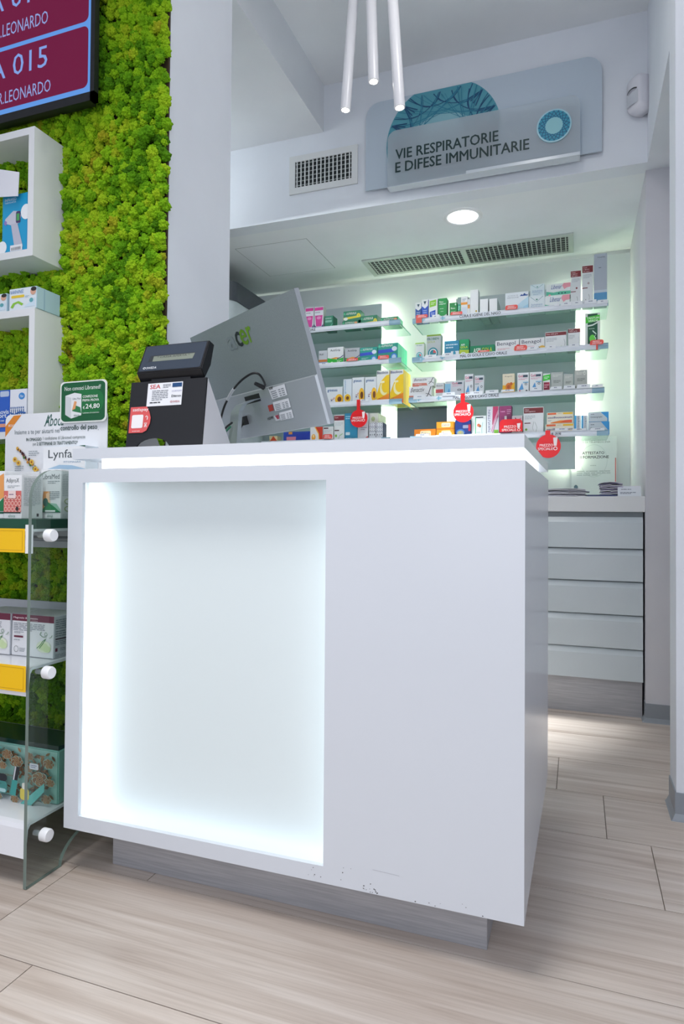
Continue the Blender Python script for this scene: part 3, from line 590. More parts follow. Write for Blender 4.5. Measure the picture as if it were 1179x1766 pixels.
carton((b1 + b2) / 2, 1.612, bzb, b2 - b1 - .001, bh, .07, 'e4e8f0', [('e', .7, .83, .18, .08, '3a8ad0'), ('ti', 'Pfizer', .6, .8, .82, .86, 'e6eef8')] + [('l', [(.08 + .12 * i, .3), (.12 + .12 * i, .42), (.1 + .12 * i, .52)], .022, '2a5a9a') for i in range(7)] + [('l', [(.05, .45), (.3, .4), (.6, .46), (.95, .43)], .018, '2f62a8')] + [('e', .1 + .12 * i, .56, .03, .025, '2a5a9a') for i in range(7)], 'white carton with blue dancing figures in lower cube shelf', GC, side='c4cad4')

# ------------------------------------------------------------------ cash register display on the counter
rg = thing('cash_register_display', 'black cash register customer display with stickers on white side plates on counter', 'register', (-1.0, 1.45, 1.1165))
rx0, rx1, rz0, rz1, rya, ryb = -1.119, -.889, 1.117, 1.2955, 1.428, 1.450
ry = lambda z: rya + (ryb - rya) * (z - rz0) / (rz1 - rz0)
arch = [(rx0, rz0)] + [(-1.0355 + .051 * math.cos(math.pi - k * math.pi / 10), rz0 + .026 * math.sin(k * math.pi / 10)) for k in range(11)] + [(rx1, rz0), (rx1, rz1), (rx0, rz1)]
m = MB(); n = len(arch); vs = [(x, ry(z), z) for x, z in arch] + [(x, ry(z) + .006, z) for x, z in arch]
mid = [(rx0, rz0 + .03), (rx1, rz0 + .03)]
m.add(vs, [tuple(range(n)), tuple(range(2 * n - 1, n - 1, -1))] + [(i, i + n, (i + 1) % n + n, (i + 1) % n) for i in range(n)], mat('17181d', .5))
P(m, 'front_panel', rg)
for x in (rx0, rx1 - .004):
    P(MB().prism([(rya + .006, rz0), (1.585, rz0), (1.575, rz0 + .02), (ryb + .007, rz1)], x, x + .004, mat('d4d4d8', .45), 'x'), 'side_plate', rg)
f = Face(lambda u, v, k: (rx0 + (rx1 - rx0) * u, ry(rz0 + (rz1 - rz0) * v) - k, rz0 + (rz1 - rz0) * v))
f.draw([('p', [(.235, .62), (.7, .62), (.7, .965), (.235, .965)], 'eceef2'), ('tb', 'SEA', .265, .88, .405, .945, 'c8323a'), ('n', .44, .88, .56, .945, 3, '6a7078'), ('n', .3, .7, .52, .86, 6, '7a8088'), ('n', .28, .655, .52, .69, 1, '2a2e34'), ('r', .565, .89, .69, .95, '1f4a7a'), ('t', 'CUSTOM', .565, .82, .69, .84, '7a7fb0'), ('tb', 'Ditron', .565, .74, .69, .775, '1c2a3a'), ('tb', 'SWEDA', .59, .66, .68, .685, 'a83240'), ('ring', .57, .672, .013, .016, 'a83240', .6),
        ('p', [(.03, .23), (.22, .23), (.27, .26), (.31, .36), (.315, .45), (.29, .54), (.25, .62), (.03, .62)], 'dc5a5a'), ('tb', 'satispay', .06, .54, .275, .60, 'f6e8e8'), ('rr', .06, .3, .215, .5, 'f2eeee', .02), ('l', [(.24, .31), (.25, .35), (.235, .37), (.27, .37), (.258, .35), (.265, .31)], .006, 'f2e0e0'), ('l', [(.245, .46), (.26, .48), (.275, .46), (.27, .42)], .006, 'f2e0e0'), ('n', .08, .245, .22, .265, 1, 'f6d8d8')]).build(rg, 'sticker')
hd = thing('display_head', '', '', (0, 0, 0)); del hd['label'], hd['category']; hd.parent = rg; hd.matrix_parent_inverse = Matrix.Translation(-Vector(rg.location)); bpy.data.objects.remove(hd)
hx0, hx1 = -1.1, -.901
hp = [(1.444, 1.3185), (1.4825, 1.400), (1.507, 1.394), (1.49, 1.335), (1.462, 1.296)]
m = MB().prism([(y, z) for y, z in hp], hx0, hx1, BLACK, 'x'); head = P(m, 'display_head', rg, bevel=.002)
P(MB().box((-1.06, 1.455, 1.285), (-.94, 1.475, 1.302), BLACK), 'neck', rg)
hf = Face(lambda u, v, k: (hx0 + (hx1 - hx0) * u, hp[0][0] + (hp[1][0] - hp[0][0]) * v - k * .9, hp[0][1] + (hp[1][1] - hp[0][1]) * v + k * .4))
hf.draw([('rr', .03, .05, .97, .96, '39424f', .03)], rough=.22)
hf.draw([('p', [(.13, .38), (.82, .38), (.84, .6), (.15, .6)], '2a3036'), ('p', [(.2, .38), (.82, .38), (.835, .57), (.2, .57)], '7c8478'), ('t', '* CASSA APERTA *', .26, .49, .76, .565, '23282a'), ('tb', 'SWEDA', .14, .11, .3, .19, 'd8dce2'), ('ring', .11, .15, .022, .04, 'd8dce2', .55)]).build(head, 'display_window')

# ------------------------------------------------------------------ monitor, seen from behind
MT = Vector((-0.6698, 1.5000, 1.5159)); MU = Vector((-0.8462, 0.5329, 0.0000)); MV = Vector((0.1779, 0.2825, -0.9426)); MW = Vector((-0.5023, -0.7977, -0.3338))
mp = lambda a, b, c=0.0: MT + a * MU + b * MV + c * MW
nb = Vector((-0.9231, 1.6550, 1.1466)); nb.z = 1.1165
mo = thing('computer_monitor', 'grey computer monitor seen from behind, tilted on a silver stand on the counter', 'monitor', tuple(nb))
MGR = noisy('monitor_grey', '8b9698', '929d9f', .45, 400, metal=.3); MSV = mat('b7bdc2', .3, .5, name='monitor_silver')
def slab(pts, c0, c1, m, mb=None, side=None):
    b = mb or MB(); n = len(pts); vs = [mp(a, q, c1) for a, q in pts] + [mp(a, q, c0) for a, q in pts]
    b.add(vs, [tuple(range(n - 1, -1, -1)), tuple(range(n, 2 * n))], m); b.add(vs, [(i, (i + 1) % n, (i + 1) % n + n, i + n) for i in range(n)], side or m); return b
P(slab([(0, 0), (.603, 0), (.603, .352), (0, .352)], -.014, 0, MGR, side=MSV), 'back_cover', mo)
P(slab([(.006, .006), (.597, .006), (.597, .346), (.006, .346)], -.0165, -.014, BLACK), 'screen_glass', mo)
m = MB(); o4 = [(0, .219), (.603, .212), (.603, .352), (0, .352)]; t4 = [(.004, .222), (.598, .215), (.598, .349), (.004, .349)]
vs = [mp(a, b, 0) for a, b in o4] + [mp(a, b, .006) for a, b in t4]
m.add(vs, [(7, 6, 5, 4), (0, 4, 5, 1), (1, 5, 6, 2), (2, 6, 7, 3), (3, 7, 4, 0)][::1], MSV); P(m, 'lower_housing', mo)
P(slab([(.285, .227), (.37, .227), (.37, .25), (.285, .25)], .004, .0065, BLACK), 'mount_recess', mo)
a0 = mp(.30, .243, .006); a1 = mp(.325, .243, .035); a2 = mp(.345, .25, .055)
m = MB(); path = [a0, mp(.318, .242, .022), mp(.335, .246, .045), mp(.345, .262, .06)] + [mp(.345, .262, .06).lerp(nb + Vector((0, 0, .02)), t) for t in (.35, .7, 1)] + [nb + Vector((0, 0, .004))]
wv = (MU * .9 + MW * .1).normalized() * .021; tv_ = Vector((MN_ := (MW.x, MW.y, 0))).normalized() * .006
vs = []
for p in path: vs += [p - wv - tv_, p + wv - tv_, p + wv + tv_, p - wv + tv_]
k = len(path)
m.add(vs, [(4 * i + q, 4 * i + (q + 1) % 4, 4 * i + 4 + (q + 1) % 4, 4 * i + 4 + q) for i in range(k - 1) for q in range(4)] + [(3, 2, 1, 0), (4 * k - 4, 4 * k - 3, 4 * k - 2, 4 * k - 1)], mat('9fa9ae', .34, .5))
P(m, 'stand_neck', mo)
m = MB(); bp = [Vector((nb.x, nb.y, 0)) + Vector((.075 * math.cos(t), .06 * math.sin(t), 0)) for t in [i * math.pi / 12 for i in range(24)]]
m.prism([(p.x - MW.x * .05, p.y - MW.y * .05) for p in bp], 1.117, 1.122, mat('9fa9ae', .34, .5), 'z'); P(m, 'stand_base', mo)
f = Face(lambda u, v, k: tuple(mp(u, v, .006 + k)))
def lab(px0, py0, px1, py1, art): pass
f.p.add([mp(a, b, .0075) for a, b in ((0.2288, 0.2229), (0.1436, 0.2210), (0.1443, 0.2519), (0.2233, 0.2541))], [(0, 1, 2, 3)], mat('e2e4e8', .4))
f.p.add([mp(a, b, .0075) for a, b in ((0.2259, 0.2623), (0.1430, 0.2610), (0.1438, 0.2864), (0.2251, 0.2879))], [(0, 1, 2, 3)], mat('e2e4e8', .4))
f.p.add([mp(a, b, .0075) for a, b in ((0.2088, 0.2950), (0.1428, 0.2931), (0.1438, 0.3161), (0.2106, 0.3169))], [(0, 1, 2, 3)], mat('e2e4e8', .4))
f.p.add([mp(a, b, .0075) for a, b in ((0.2554, 0.2678), (0.2298, 0.2669), (0.2315, 0.2854), (0.2553, 0.2859))], [(0, 1, 2, 3)], mat('b03a30', .4))
f.p.add([mp(a, b, .0075) for a, b in ((0.2375, 0.3001), (0.2151, 0.2985), (0.2127, 0.3150), (0.2362, 0.3158))], [(0, 1, 2, 3)], mat('d8dade', .4))
f.p.add([mp(a, b, .0078) for a, b in ((0.2331, 0.3006), (0.2141, 0.2995), (0.2154, 0.3112), (0.2249, 0.3119))], [(0, 1, 2, 3)], mat('a83a50', .4))
def mtext(s, c, h, p0, p1, up, bold=0):
    """text along p0 -> p1 on the monitor's back, height vector up, all (a, b)"""
    vs, fs = text_mesh(s, bold); n4 = max(1, len(vs) // 4); f.t.add([mp(p0[0] + (p1[0] - p0[0]) * x + up[0] * y, p0[1] + (p1[1] - p0[1]) * x + up[1] * y, h + .00004 * (i // n4)) for i, (x, y) in enumerate(vs)], fs, mat(c, .35))
mtext('a', '7e8a8e', .001, (0.3807, 0.0868), (0.3325, 0.0858), (.008, -.042), .01)
mtext('c', '16202a', .001, (0.3309, 0.0861), (0.2998, 0.0854), (.008, -.045), .03)
mtext('e', '5f8f12', .001, (0.3037, 0.0864), (0.2670, 0.0861), (.008, -.047), .03)
mtext('r', '6a9c10', .001, (0.2613, 0.0848), (0.2371, 0.0848), (.008, -.046), .03)
mtext('acer', '20262a', .0082, (0.2228, 0.2263), (0.2027, 0.2260), (0, -.008), .02)
mtext('HDMI', '2a3036', .0065, (0.2771, 0.3095), (0.2461, 0.3077), (0, -.008), .02)
for q in (((0.2288, 0.2229), (0.1436, 0.2210), (0.1443, 0.2519), (0.2233, 0.2541)), ((0.2259, 0.2623), (0.1430, 0.2610), (0.1438, 0.2864), (0.2251, 0.2879)), ((0.2088, 0.2950), (0.1428, 0.2931), (0.1438, 0.3161), (0.2106, 0.3169))):
    A_, B_, C_, D_ = (Vector((x, y)) for x, y in q)
    pt_ = lambda u, v: (A_.lerp(B_, u)).lerp(D_.lerp(C_, u), v)
    for v in (.3, .48, .66, .84):
        for u0, u1 in ((.08, .42), (.55, .68), (.74, .9)):
            f.p.add([mp(*pt_(u, w_), .008) for u, w_ in ((u0, v), (u1, v), (u1, v + .08), (u0, v + .08))], [(0, 1, 2, 3)], mat('8a9096', .4))
f.build(mo, 'sticker')
def crv(pts, n=6):
    P_ = [Vector(p) for p in pts]; P_ = [P_[0] * 2 - P_[1]] + P_ + [P_[-1] * 2 - P_[-2]]; out = []
    for i in range(1, len(P_) - 2):
        a, b, c, d = P_[i - 1:i + 3]
        for k in range(n):
            t = k / n; out.append(.5 * ((2 * b) + (c - a) * t + (2 * a - 5 * b + 4 * c - d) * t * t + (3 * b - a - 3 * c + d) * t ** 3))
    return out + [P_[-2]]
CB = mat('15171a', .45, name='cable_rubber')
pts = [mp(a, b, c) for (a, b), c in (((0.2317, 0.2098), .012), ((0.2060, 0.1966), .03), ((0.1869, 0.1791), .05), ((0.1948, 0.1717), .06), ((0.2142, 0.1737), .07), ((0.2487, 0.1841), .08), ((0.2996, 0.2054), .085), ((0.3578, 0.2410), .09), ((0.4056, 0.2832), .09), ((0.4125, 0.3185), .09), ((0.4052, 0.3428), .09))]
P(MB().tube(crv(pts), .0032, CB, 8), 'power_cable', mo)
P(MB().tube([mp(*(0.2505, 0.2163), .006), mp(*(0.2531, 0.1972), .03)], [.007, .005], CB, 10), 'plug', mo)
P(MB().tube(crv(pts)[34:40], .0042, mat('d0d4d8', .5), 8), 'cable_tag', mo)
pts = [mp(a, b, c) for (a, b), c in (((0.3929, 0.2928), .012), ((0.4082, 0.3170), .03), ((0.4375, 0.3402), .04), ((0.4749, 0.3539), .05), ((0.5054, 0.3609), .06))]
P(MB().tube(crv(pts), .0028, CB, 8), 'video_cable', mo)
P(MB().box((-.011, -.013, 0), (.011, .013, .02), CB), 'plug', mo).matrix_basis = (Matrix(((MU.x, MV.x, MW.x, mp(*(0.3981, 0.2959))[0] ), (MU.y, MV.y, MW.y, mp(*(0.3981, 0.2959))[1]), (MU.z, MV.z, MW.z, mp(*(0.3981, 0.2959))[2]), (0, 0, 0, 1))))
lc = thing('loose_cables', 'tangle of black and green cables lying behind the register', 'cable', (-.96, 1.66, 1.117))
def px(l): return crv(l)
for pl, c, r in (
    ([(-1.0019, 1.6000, 1.1727), (-0.9855, 1.6100, 1.1717), (-0.9653, 1.6200, 1.1787), (-0.9507, 1.6400, 1.1856), (-0.9473, 1.6600, 1.1996), (-0.9435, 1.6800, 1.2122)], '15171a', .003),
    ([(-0.9664, 1.6000, 1.1780), (-0.9555, 1.6100, 1.1690), (-0.9426, 1.6200, 1.1583), (-0.9333, 1.6300, 1.1492)], '1a1c20', .0035),
    ([(-0.9776, 1.6100, 1.1468), (-0.9726, 1.6200, 1.1625), (-0.9598, 1.6300, 1.1731), (-0.9580, 1.6400, 1.1643), (-0.9789, 1.6500, 1.1527)], '15171a', .003),
    ([(-0.9578, 1.6300, 1.1615), (-0.9506, 1.6400, 1.1740), (-0.9443, 1.6550, 1.1889), (-0.9434, 1.6700, 1.1991)], '1f6a50', .0032),
    ([(-0.9604, 1.6000, 1.1453), (-0.9497, 1.6100, 1.1574), (-0.9390, 1.6200, 1.1729), (-0.9409, 1.6300, 1.1560), (-0.9520, 1.6300, 1.1481)], '1a1c20', .0028)):
    P(MB().tube(crv(pl), r, mat(c, .45), 8), 'cable', lc)

# ------------------------------------------------------------------ back furniture
def drawers(x0, x1, label):
    o = thing('drawer_cabinet', label, 'cabinet', ((x0 + x1) / 2, 3.4, 0), 'white drawer cabinets along the back wall')
    P(MB().box((x0, 3.408, .165), (x1, YB - .02, .968), mat('8f989e', .5)), 'carcass', o)
    P(MB().box((x0, 3.405, 0), (x1 - .004, 3.42, .166), STEEL), 'plinth', o)
    zs = [.170, .321, .481, .640, .795, .950]
    for a, b in zip(zs, zs[1:]):
        a += .0; b -= .006
        P(MB().prism([(3.385, a), (3.407, a), (3.407, b), (3.399, b), (3.386, b - .026)], x0 + .002, x1 - .002, CABF, 'x'), 'drawer_front', o)
drawers(-.60, .290, 'white five-drawer cabinet with steel plinth at the passage end')
wt = MB().box((-2.3, 3.378, .9685), (.2965, YB, 1.043), LAM2).build('worktop', bevel=.002); tag(wt, 'long white worktop over the drawer cabinets along the back wall', 'worktop')
PAN = mat('bac6ca', .35, name='grey_backboard'); PND = mat('59626f', .4, name='slate_backboard')
WL = mat('f6ffde', .5, 0, 80, name='backboard_led')
def board(x0, x1, z0, z1, m, label, leds):
    o = thing('backboard', label, 'backboard', ((x0 + x1) / 2, 4.28, z0), 'backboards behind the glass shelves')
    P(MB().box((x0, 4.238, z0), (x1, 4.25, z1), m), 'board', o)
    P(MB().box((x0 + .1, 4.25, z0 + .1), (x1 - .1, YB - .0005, z1 - .1), m), 'spacer', o)
    for x in leds: P(MB().box((x - .005, 4.256, z0 + .02), (x + .005, 4.264, z1 - .02), WL), 'led_strip', o)
board(-2.3, -1.246, 1.05, 2.372, PAN, 'grey backboard behind the short glass shelves', (-1.262,))
board(-.744, -.0135, 1.231, 2.350, PAN, 'grey backboard with glowing edges behind the long glass shelves', (-.728, -.029))
board(-1.132, -.800, 1.06, 1.658, PND, 'dark slate backboard between the two shelf groups', ())
ROWS = dict(R1=2.147, R2=1.906, R3=1.658, R4=1.417, L1=2.153, L2=1.913, L3=1.655, L4=1.417)
def shelf(k, x0, x1, label, txt, wx0, wx1):
    z = ROWS[k] - .0085
    o = thing('glass_shelf', label, 'shelf', ((x0 + x1) / 2, 4.1, z), 'glass shelves on the back wall')
    m = MB(); m.box((x0, 3.966, z - .008), (x1, 4.2375, z), GLASS, GEDGE)
    m.mats.append(GEDGE) if GEDGE not in m.mats else None; gi = m.mats.index(GEDGE)
    m.m[2] = gi; m.m[4] = gi
    P(m, 'glass_pane', o)
    pr = lambda a: [(3.964, a - .016), (3.960, a - .017), (3.952, a - .006), (3.952, a + .006), (3.960, a + .016), (3.964, a + .016)]
    P(MB().prism(pr(ROWS[k]), wx0, wx1, mat('e6ebf4', .3), 'x'), 'price_rail', o)
    for a, b in ((x0, wx0), (wx1, x1)):
        if b - a > .005: P(MB().prism(pr(ROWS[k]), a, b, mat('8fb0c4', .2), 'x'), 'rail_end', o)
    if txt:
        f = Face(lambda u, v, h: (u, 3.952 - h, v))
        for s, a, b in txt: f.draw([('tb', s, a, ROWS[k] - .009, b, ROWS[k] + .008, '2c3440')])
        for q in (x0 + .065, x0 + .19):
            if k[0] == 'R': f.draw([('e', q, ROWS[k], .016, .008, 'a9cfe0'), ('r', q - .004, ROWS[k] - .012, q + .002, ROWS[k] + .012, '7fb4cc')])
        f.build(o)
xp = lambda p: p
shelf('R1', -.963, .160, 'top long glass shelf with nasal care boxes on back wall', [('CURA E IGIENE DEL NASO', -0.6721, -0.4293)], -.90, .155)
shelf('R2', -.965, .160, 'second long glass shelf from the top, with throat remedies', [('MAL DI GOLA E CAVO ORALE', -0.6676, -0.3918)], -.90, .10)
shelf('R3', -.985, .140, 'third long glass shelf from the top, with many price tags', [('MAL DI GOLA E CAVO ORALE', -0.7085, -0.4378)], -.93, .075)
shelf('R4', -.975, .162, 'lowest long glass shelf with orange and red sale signs', [('DIFESE IMMUNITARIE', -0.6760, -0.4437), ('€  29,90', -0.1408, -0.0903)], -.90, .10)
shelf('L1', -2.0, -1.042, 'top short glass shelf beside the monitor with green and pink boxes', [('RAFFREDDORE', -1.7914, -1.6090)], -2.0, -1.113)
shelf('L2', -2.0, -1.035, 'middle short glass shelf beside the monitor with cold remedies', None, -2.0, -1.113)
shelf('L3', -2.0, -1.028, 'lower short glass shelf beside monitor with sunflower and yellow boxes', None, -2.0, -1.11)
shelf('L4', -2.0, -1.10, 'lowest short glass shelf just above the counter top', None, -2.0, -1.16)

# ------------------------------------------------------------------ cartons on the long shelves
G1, G2, G3, G4 = 'cartons on the top long shelf', 'cartons on the second long shelf', 'cartons on the third long shelf', 'cartons on the lowest long shelf'
vick = [('p', [(0, .72), (.5, .6), (1, .72), (1, 1), (0, 1)], 'eef2f6'), ('p', [(.28, .92), (.72, .92), (.5, .76)], '1c4a5a'), ('n', .2, .2, .8, .55, 4, 'a9c8ee')]
carton(-0.9301, 3.9720, 2.1385, 0.0378, 0.1253, .05, '1f4fa0', vick, 'short dark blue carton with white top at the inner end of top long shelf', G1)
carton(-0.8889, 3.9720, 2.1385, 0.0397, 0.1408, .05, '2458c8', vick, 'taller bright blue carton with white top beside the dark blue one', G1)
carton(-0.8379, 3.9720, 2.1385, 0.0542, 0.1408, .05, 'eef2f4', [('p', [(.1, .62), (.85, .68), (.85, .95), (.1, .9)], '8ccc3a'), ('p', [(.12, .2), (.78, .2), (.78, .5), (.12, .42)], '2458c8'), ('n', .25, .25, .7, .4, 2, 'c0d0f0'), ('n', .25, .72, .75, .85, 2, 'e6f4d0')], 'white carton with lime square and blue patch on top long shelf', G1)
carton(-0.7795, 3.9720, 2.1385, 0.0533, 0.1368, .06, '1f9a4a', [('tb', 'Rino', .15, .8, .6, .88, 'e6f6ea'), ('tb', 'calyptol', .1, .7, .85, .78, 'e6f6ea'), ('n', .2, .5, .75, .56, 1, 'c0e6cc'), ('p', [(0, 0), (1, 0), (1, .28), (.5, .16), (0, .3)], 'dfe6e4'), ('n', .3, .38, .7, .43, 1, 'c0e6cc')], 'green carton with white chevron foot on top long shelf', G1, side='178a40')
carton(-0.7141, 3.9720, 2.1385, 0.0474, 0.1028, .045, '1f8a44', [('tb', 'Rino', .2, .62, .75, .72, 'e6f6ea'), ('n', .2, .35, .8, .5, 2, 'c0e6cc'), ('e', .8, .88, .08, .06, 'e6f6ea')], 'short all-green carton on top long shelf', G1)
carton(-0.6770, 3.9720, 2.1385, 0.0193, 0.1315, .05, '8fa8a4', [('r', 0, .3, 1, .68, '3fa88a'), ('n', .2, .4, .8, .6, 3, 'd0f0e4')], 'narrow grey and mint carton on top long shelf', G1)
carton(-0.6468, 3.9720, 2.1385, 0.0399, 0.1347, .05, 'f0f2f4', [('r', 0, .62, .95, .73, 'f0a040'), ('r', .1, .1, .9, .5, 'd8e6f4'), ('n', .2, .76, .8, .9, 2, '9aa8b8')], 'white carton with orange band on top long shelf', G1)
carton(-0.6195, 3.9720, 2.1385, 0.0118, 0.1159, .05, 'f0f2f4', [('r', 0, .5, 1, .7, 'f0a040')], 'sliver of white carton with orange patch before the tall white one', G1)
wa = [('e', .76, .22, .1, .035, 'c8a83a'), ('e', .2, .1, .08, .02, '9aa8b0')]
carton(-0.5878, 3.9720, 2.1385, 0.0491, 0.1691, .07, 'f2f4f6', wa, 'tall plain white carton on top long shelf', G1, side='dfe4e6')
carton(-0.5294, 3.9720, 2.1385, 0.0480, 0.1066, .09, 'f2f4f6', wa, 'plain white carton right after the tall white one', G1, side='dfe4e6', n_behind=1)
carton(-0.4752, 3.9720, 2.1385, 0.0468, 0.1033, .09, 'f2f4f6', wa, 'plain white carton before the pale blue mountain one', G1, side='c4ccce', n_behind=1)
carton(-0.3386, 3.9720, 2.1385, 0.1325, 0.1256, .07, 'eaf2f8', [('t', 'ACQUA DI', .1, .82, .55, .88, 'a0aab4'), ('t', 'SIRMIONE', .08, .73, .58, .79, 'a0aab4'), ('p', [(.62, .8), (.7, .88), (.76, .84), (.82, .93), (.9, .84), (.96, .86), (.96, .8)], '24509a'), ('p', [(.35, 0), (1, 0), (1, .75), (.7, .55), (.45, .3)], 'c4e2f2'), ('p', [(.6, 0), (1, 0), (1, .4), (.8, .3)], 'a9d4ec')], 'pale blue and white carton with dark mountains on top long shelf', G1)
vv = [('l', [(.1, .95), (.5, .62), (.9, .95)], .012, '6a9aa8'), ('e', .5, .76, .06, .05, '5a9a8a'), ('t', 'Soluzione', .15, .4, .85, .5, '6a90c0'), ('t', 'Fisiologica', .15, .26, .85, .36, '6a90c0'), ('n', .2, .08, .8, .2, 2, 'a9c0d4')]
carton(-0.2259, 3.9720, 2.1385, 0.0889, 0.0928, .06, 'e6f0f4', vv, 'lower of two pale saline cartons with V pattern on top long shelf', G1)
zq = 2.2314
carton(-0.2236, 3.9840, 2.2331, 0.0797, 0.0700, .06, 'dcebf0', vv, 'upper of two pale saline cartons with V pattern on top long shelf', G1)
lib = [('p', [(.75, .5), (.85, .62), (1, .65), (1, 1), (.72, 1), (.66, .8)], 'f0a4b0'), ('p', [(0, .02), (1, .02), (1, .34), (.6, .36), (.3, .3), (0, .42)], '5fc4a4'), ('ti', 'Libenar', .2, .58, .66, .92, '2a4a9a'), ('r', 0, 0, 1, .08, 'e6f2ee')] + [('e', .52 + .13 * i, .2, .035, .05, '24505a') for i in range(3)] + [('e', .14, .1, .05, .07, 'f0a4b0')]
carton(-0.1127, 3.9720, 2.1385, 0.1361, 0.0823, .08, 'eef4f4', lib, 'lower of two mint and pink cartons on top long shelf', G1)
carton(-0.1071, 3.9840, 2.2216, 0.1332, 0.0716, .08, 'eef4f4', lib, 'upper of two mint and pink cartons on top long shelf', G1)
cur = [('r', 0, .82, 1, .98, '7a2a30'), ('t', 'Cura', .08, .925, .45, .955, 'f0dcdc'), ('t', 'e igiene', .08, .88, .65, .91, 'f0dcdc'), ('t', 'del naso', .08, .84, .68, .865, 'f0dcdc'), ('n', .1, .68, .9, .78, 3, 'b8bec4'), ('l', [(.6, .3), (.68, .22), (.62, .14), (.45, .07), (.3, .04)], .012, '5a6464'), ('l', [(.3, .18), (.5, .1), (.7, .04)], .01, '5a6464')]
carton(-0.0119, 3.9720, 2.1385, 0.0553, 0.2168, .06, 'e6eaec', cur + [('e', .58, .52, .09, .025, '7a2a30'), ('r', 0, .42, .5, .44, '7a2a30')], 'shorter of two tall slim white cartons with maroon tops', G1)
carton(0.0511, 3.9720, 2.1385, 0.0565, 0.2390, .06, 'e6eaec', cur + [('ring', .58, .56, .09, .025, '9a6a70', .5), ('r', 0, .44, .5, .46, '7a2a30')], 'taller of two slim white cartons with maroon tops', G1)
carton(0.1196, 3.9720, 2.1385, 0.0689, 0.2950, .06, 'b4bcc8', [('p', [(0, .02), (1, .02), (1, .26), (.6, .25), (.3, .27), (0, .24)], '5a9ac8'), ('r', 0, 0, 1, .12, '7aa8c8'), ('t', 'TONIMER', .25, .92, .85, .94, '3a4450'), ('n', .35, .715, .7, .745, 1, '5a6470'), ('r', 0, .25, 1, .3, 'c8d4e0')], 'very tall silver carton with blue foot at the outer end of top long shelf', G1)
# second row
fro = lambda c: [('e', .45, .28, .36, .22, c), ('e', .45, .28, .27, .165, 'e8eef0'), ('e', .45, .28, .22, .13, c), ('p', [(.45, .28), (.68, .28), (.62, .36), (.5, .41)], 'd85a5a')]
carton(-0.9203, 3.9720, 1.8975, 0.0553, 0.1160, .05, 'e2e8e8', [('r', 0, .93, 1, 1, 'a9d46a'), ('t', 'FROBEN', .12, .82, .8, .88, '3a9a8a')] + fro('4fb8c0'), 'small white carton with teal target at the inner end of second long shelf', G2, side='c4d0cc')
carton(-0.8326, 3.9720, 1.8975, 0.0873, 0.1589, .06, 'b9c2c4', [('r', 0, .94, 1, 1, '7a9a2a'), ('tb', 'FROBEN', .03, .79, .86, .88, '1f6a50'), ('t', 'GOLA', .04, .68, .6, .76, 'a9b83a'), ('r', 0, 0, 1, .06, 'd0d8d8')] + fro('2a8a98'), 'grey throat spray carton with large teal target on second long shelf', G2, side='a4b4b4')
carton(-0.7219, 3.9720, 1.8975, 0.0895, 0.1119, .06, '2a8ab0', [('r', .45, 0, 1, .42, 'e6eef2'), ('e', .68, .28, .1, .15, '3a9ab8'), ('n', .1, .55, .9, .85, 2, 'd0e8f2'), ('r', 0, 0, .42, .1, 'e6eef2')], 'teal blue and white carton on second long shelf', G2)
asp = [('r', 0, .0, 1, .22, 'a9c83a')]
carton(-0.6461, 3.9720, 1.8975, 0.0573, 0.1137, .06, '14905a', [('tb', 'ASPI', .15, .66, .55, .76, 'f0f6ee'), ('tb', 'GOLA', .1, .52, .85, .64, 'd4e03a'), ('p', [(0, .12), (1, .12), (1, .42), (0, .46)], 'b4cc3a'), ('r', 0, 0, 1, .14, 'e6eee8'), ('ring', .4, .2, .28, .12, 'e6f2ee', .6)], 'upright green throat lozenge carton on second long shelf', G2)
carton(-0.5386, 3.9720, 1.8975, 0.1463, 0.0689, .07, '14845a', [('tb', 'ASPI', .14, .36, .43, .78, 'f0f6ee'), ('tb', 'GOLA', .48, .36, .9, .78, 'c8d83a'), ('r', 0, 0, 1, .16, 'b4cc3a')], 'flat wide green throat lozenge carton on second long shelf', G2)
ben = [('t', 'Benagol', .07, .58, .85, .9, '1c2a4a'), ('n', .08, .32, .6, .48, 2, 'e0a8b0'), ('e', .9, .3, .13, .16, 'f0c05a'), ('e', .75, .2, .08, .1, 'f4dca0')]
carton(-0.3933, 3.9720, 1.8975, 0.1356, 0.0878, .09, 'eff0f2', ben + [('e', .96, .45, .1, .2, 'd84a4a')], 'white lozenge carton with red corner beside the flat green one', G2)
carton(-0.2509, 3.9720, 1.8975, 0.1374, 0.0877, .09, 'eff0f2', ben + [('l', [(.76, .4), (.82, .3), (.84, .15)], .012, '2a3a4a')], 'white lozenge carton with yellow corner beside the maroon topped ones', G2)
gola = [('r', .02, .8, .98, .97, '7a2a30'), ('n', .06, .5, .55, .7, 3, 'b8bec4'), ('p', [(.58, .08), (.65, .22), (.78, .26), (.72, .1)], '9ac84a'), ('e', .12, .2, .05, .05, '8ab04a'), ('l', [(.88, .6), (.93, .4), (.9, .2)], .008, '9aa4a8')]
carton(-0.1202, 3.9720, 1.8975, 0.1177, 0.1135, .06, 'ebeef0', gola + [('tb', 'Cura della gola', .06, .85, .6, .92, 'f2e0e0')], 'wide white carton with maroon band on second long shelf', G2)
carton(-0.0207, 3.9720, 1.8975, 0.0668, 0.1247, .08, 'ebeef0', gola + [('tb', 'Cura', .1, .9, .45, .95, 'f2e0e0'), ('tb', 'della gola', .1, .83, .75, .88, 'f2e0e0')], 'narrower white carton with maroon band on second long shelf', G2, side='8f989a')
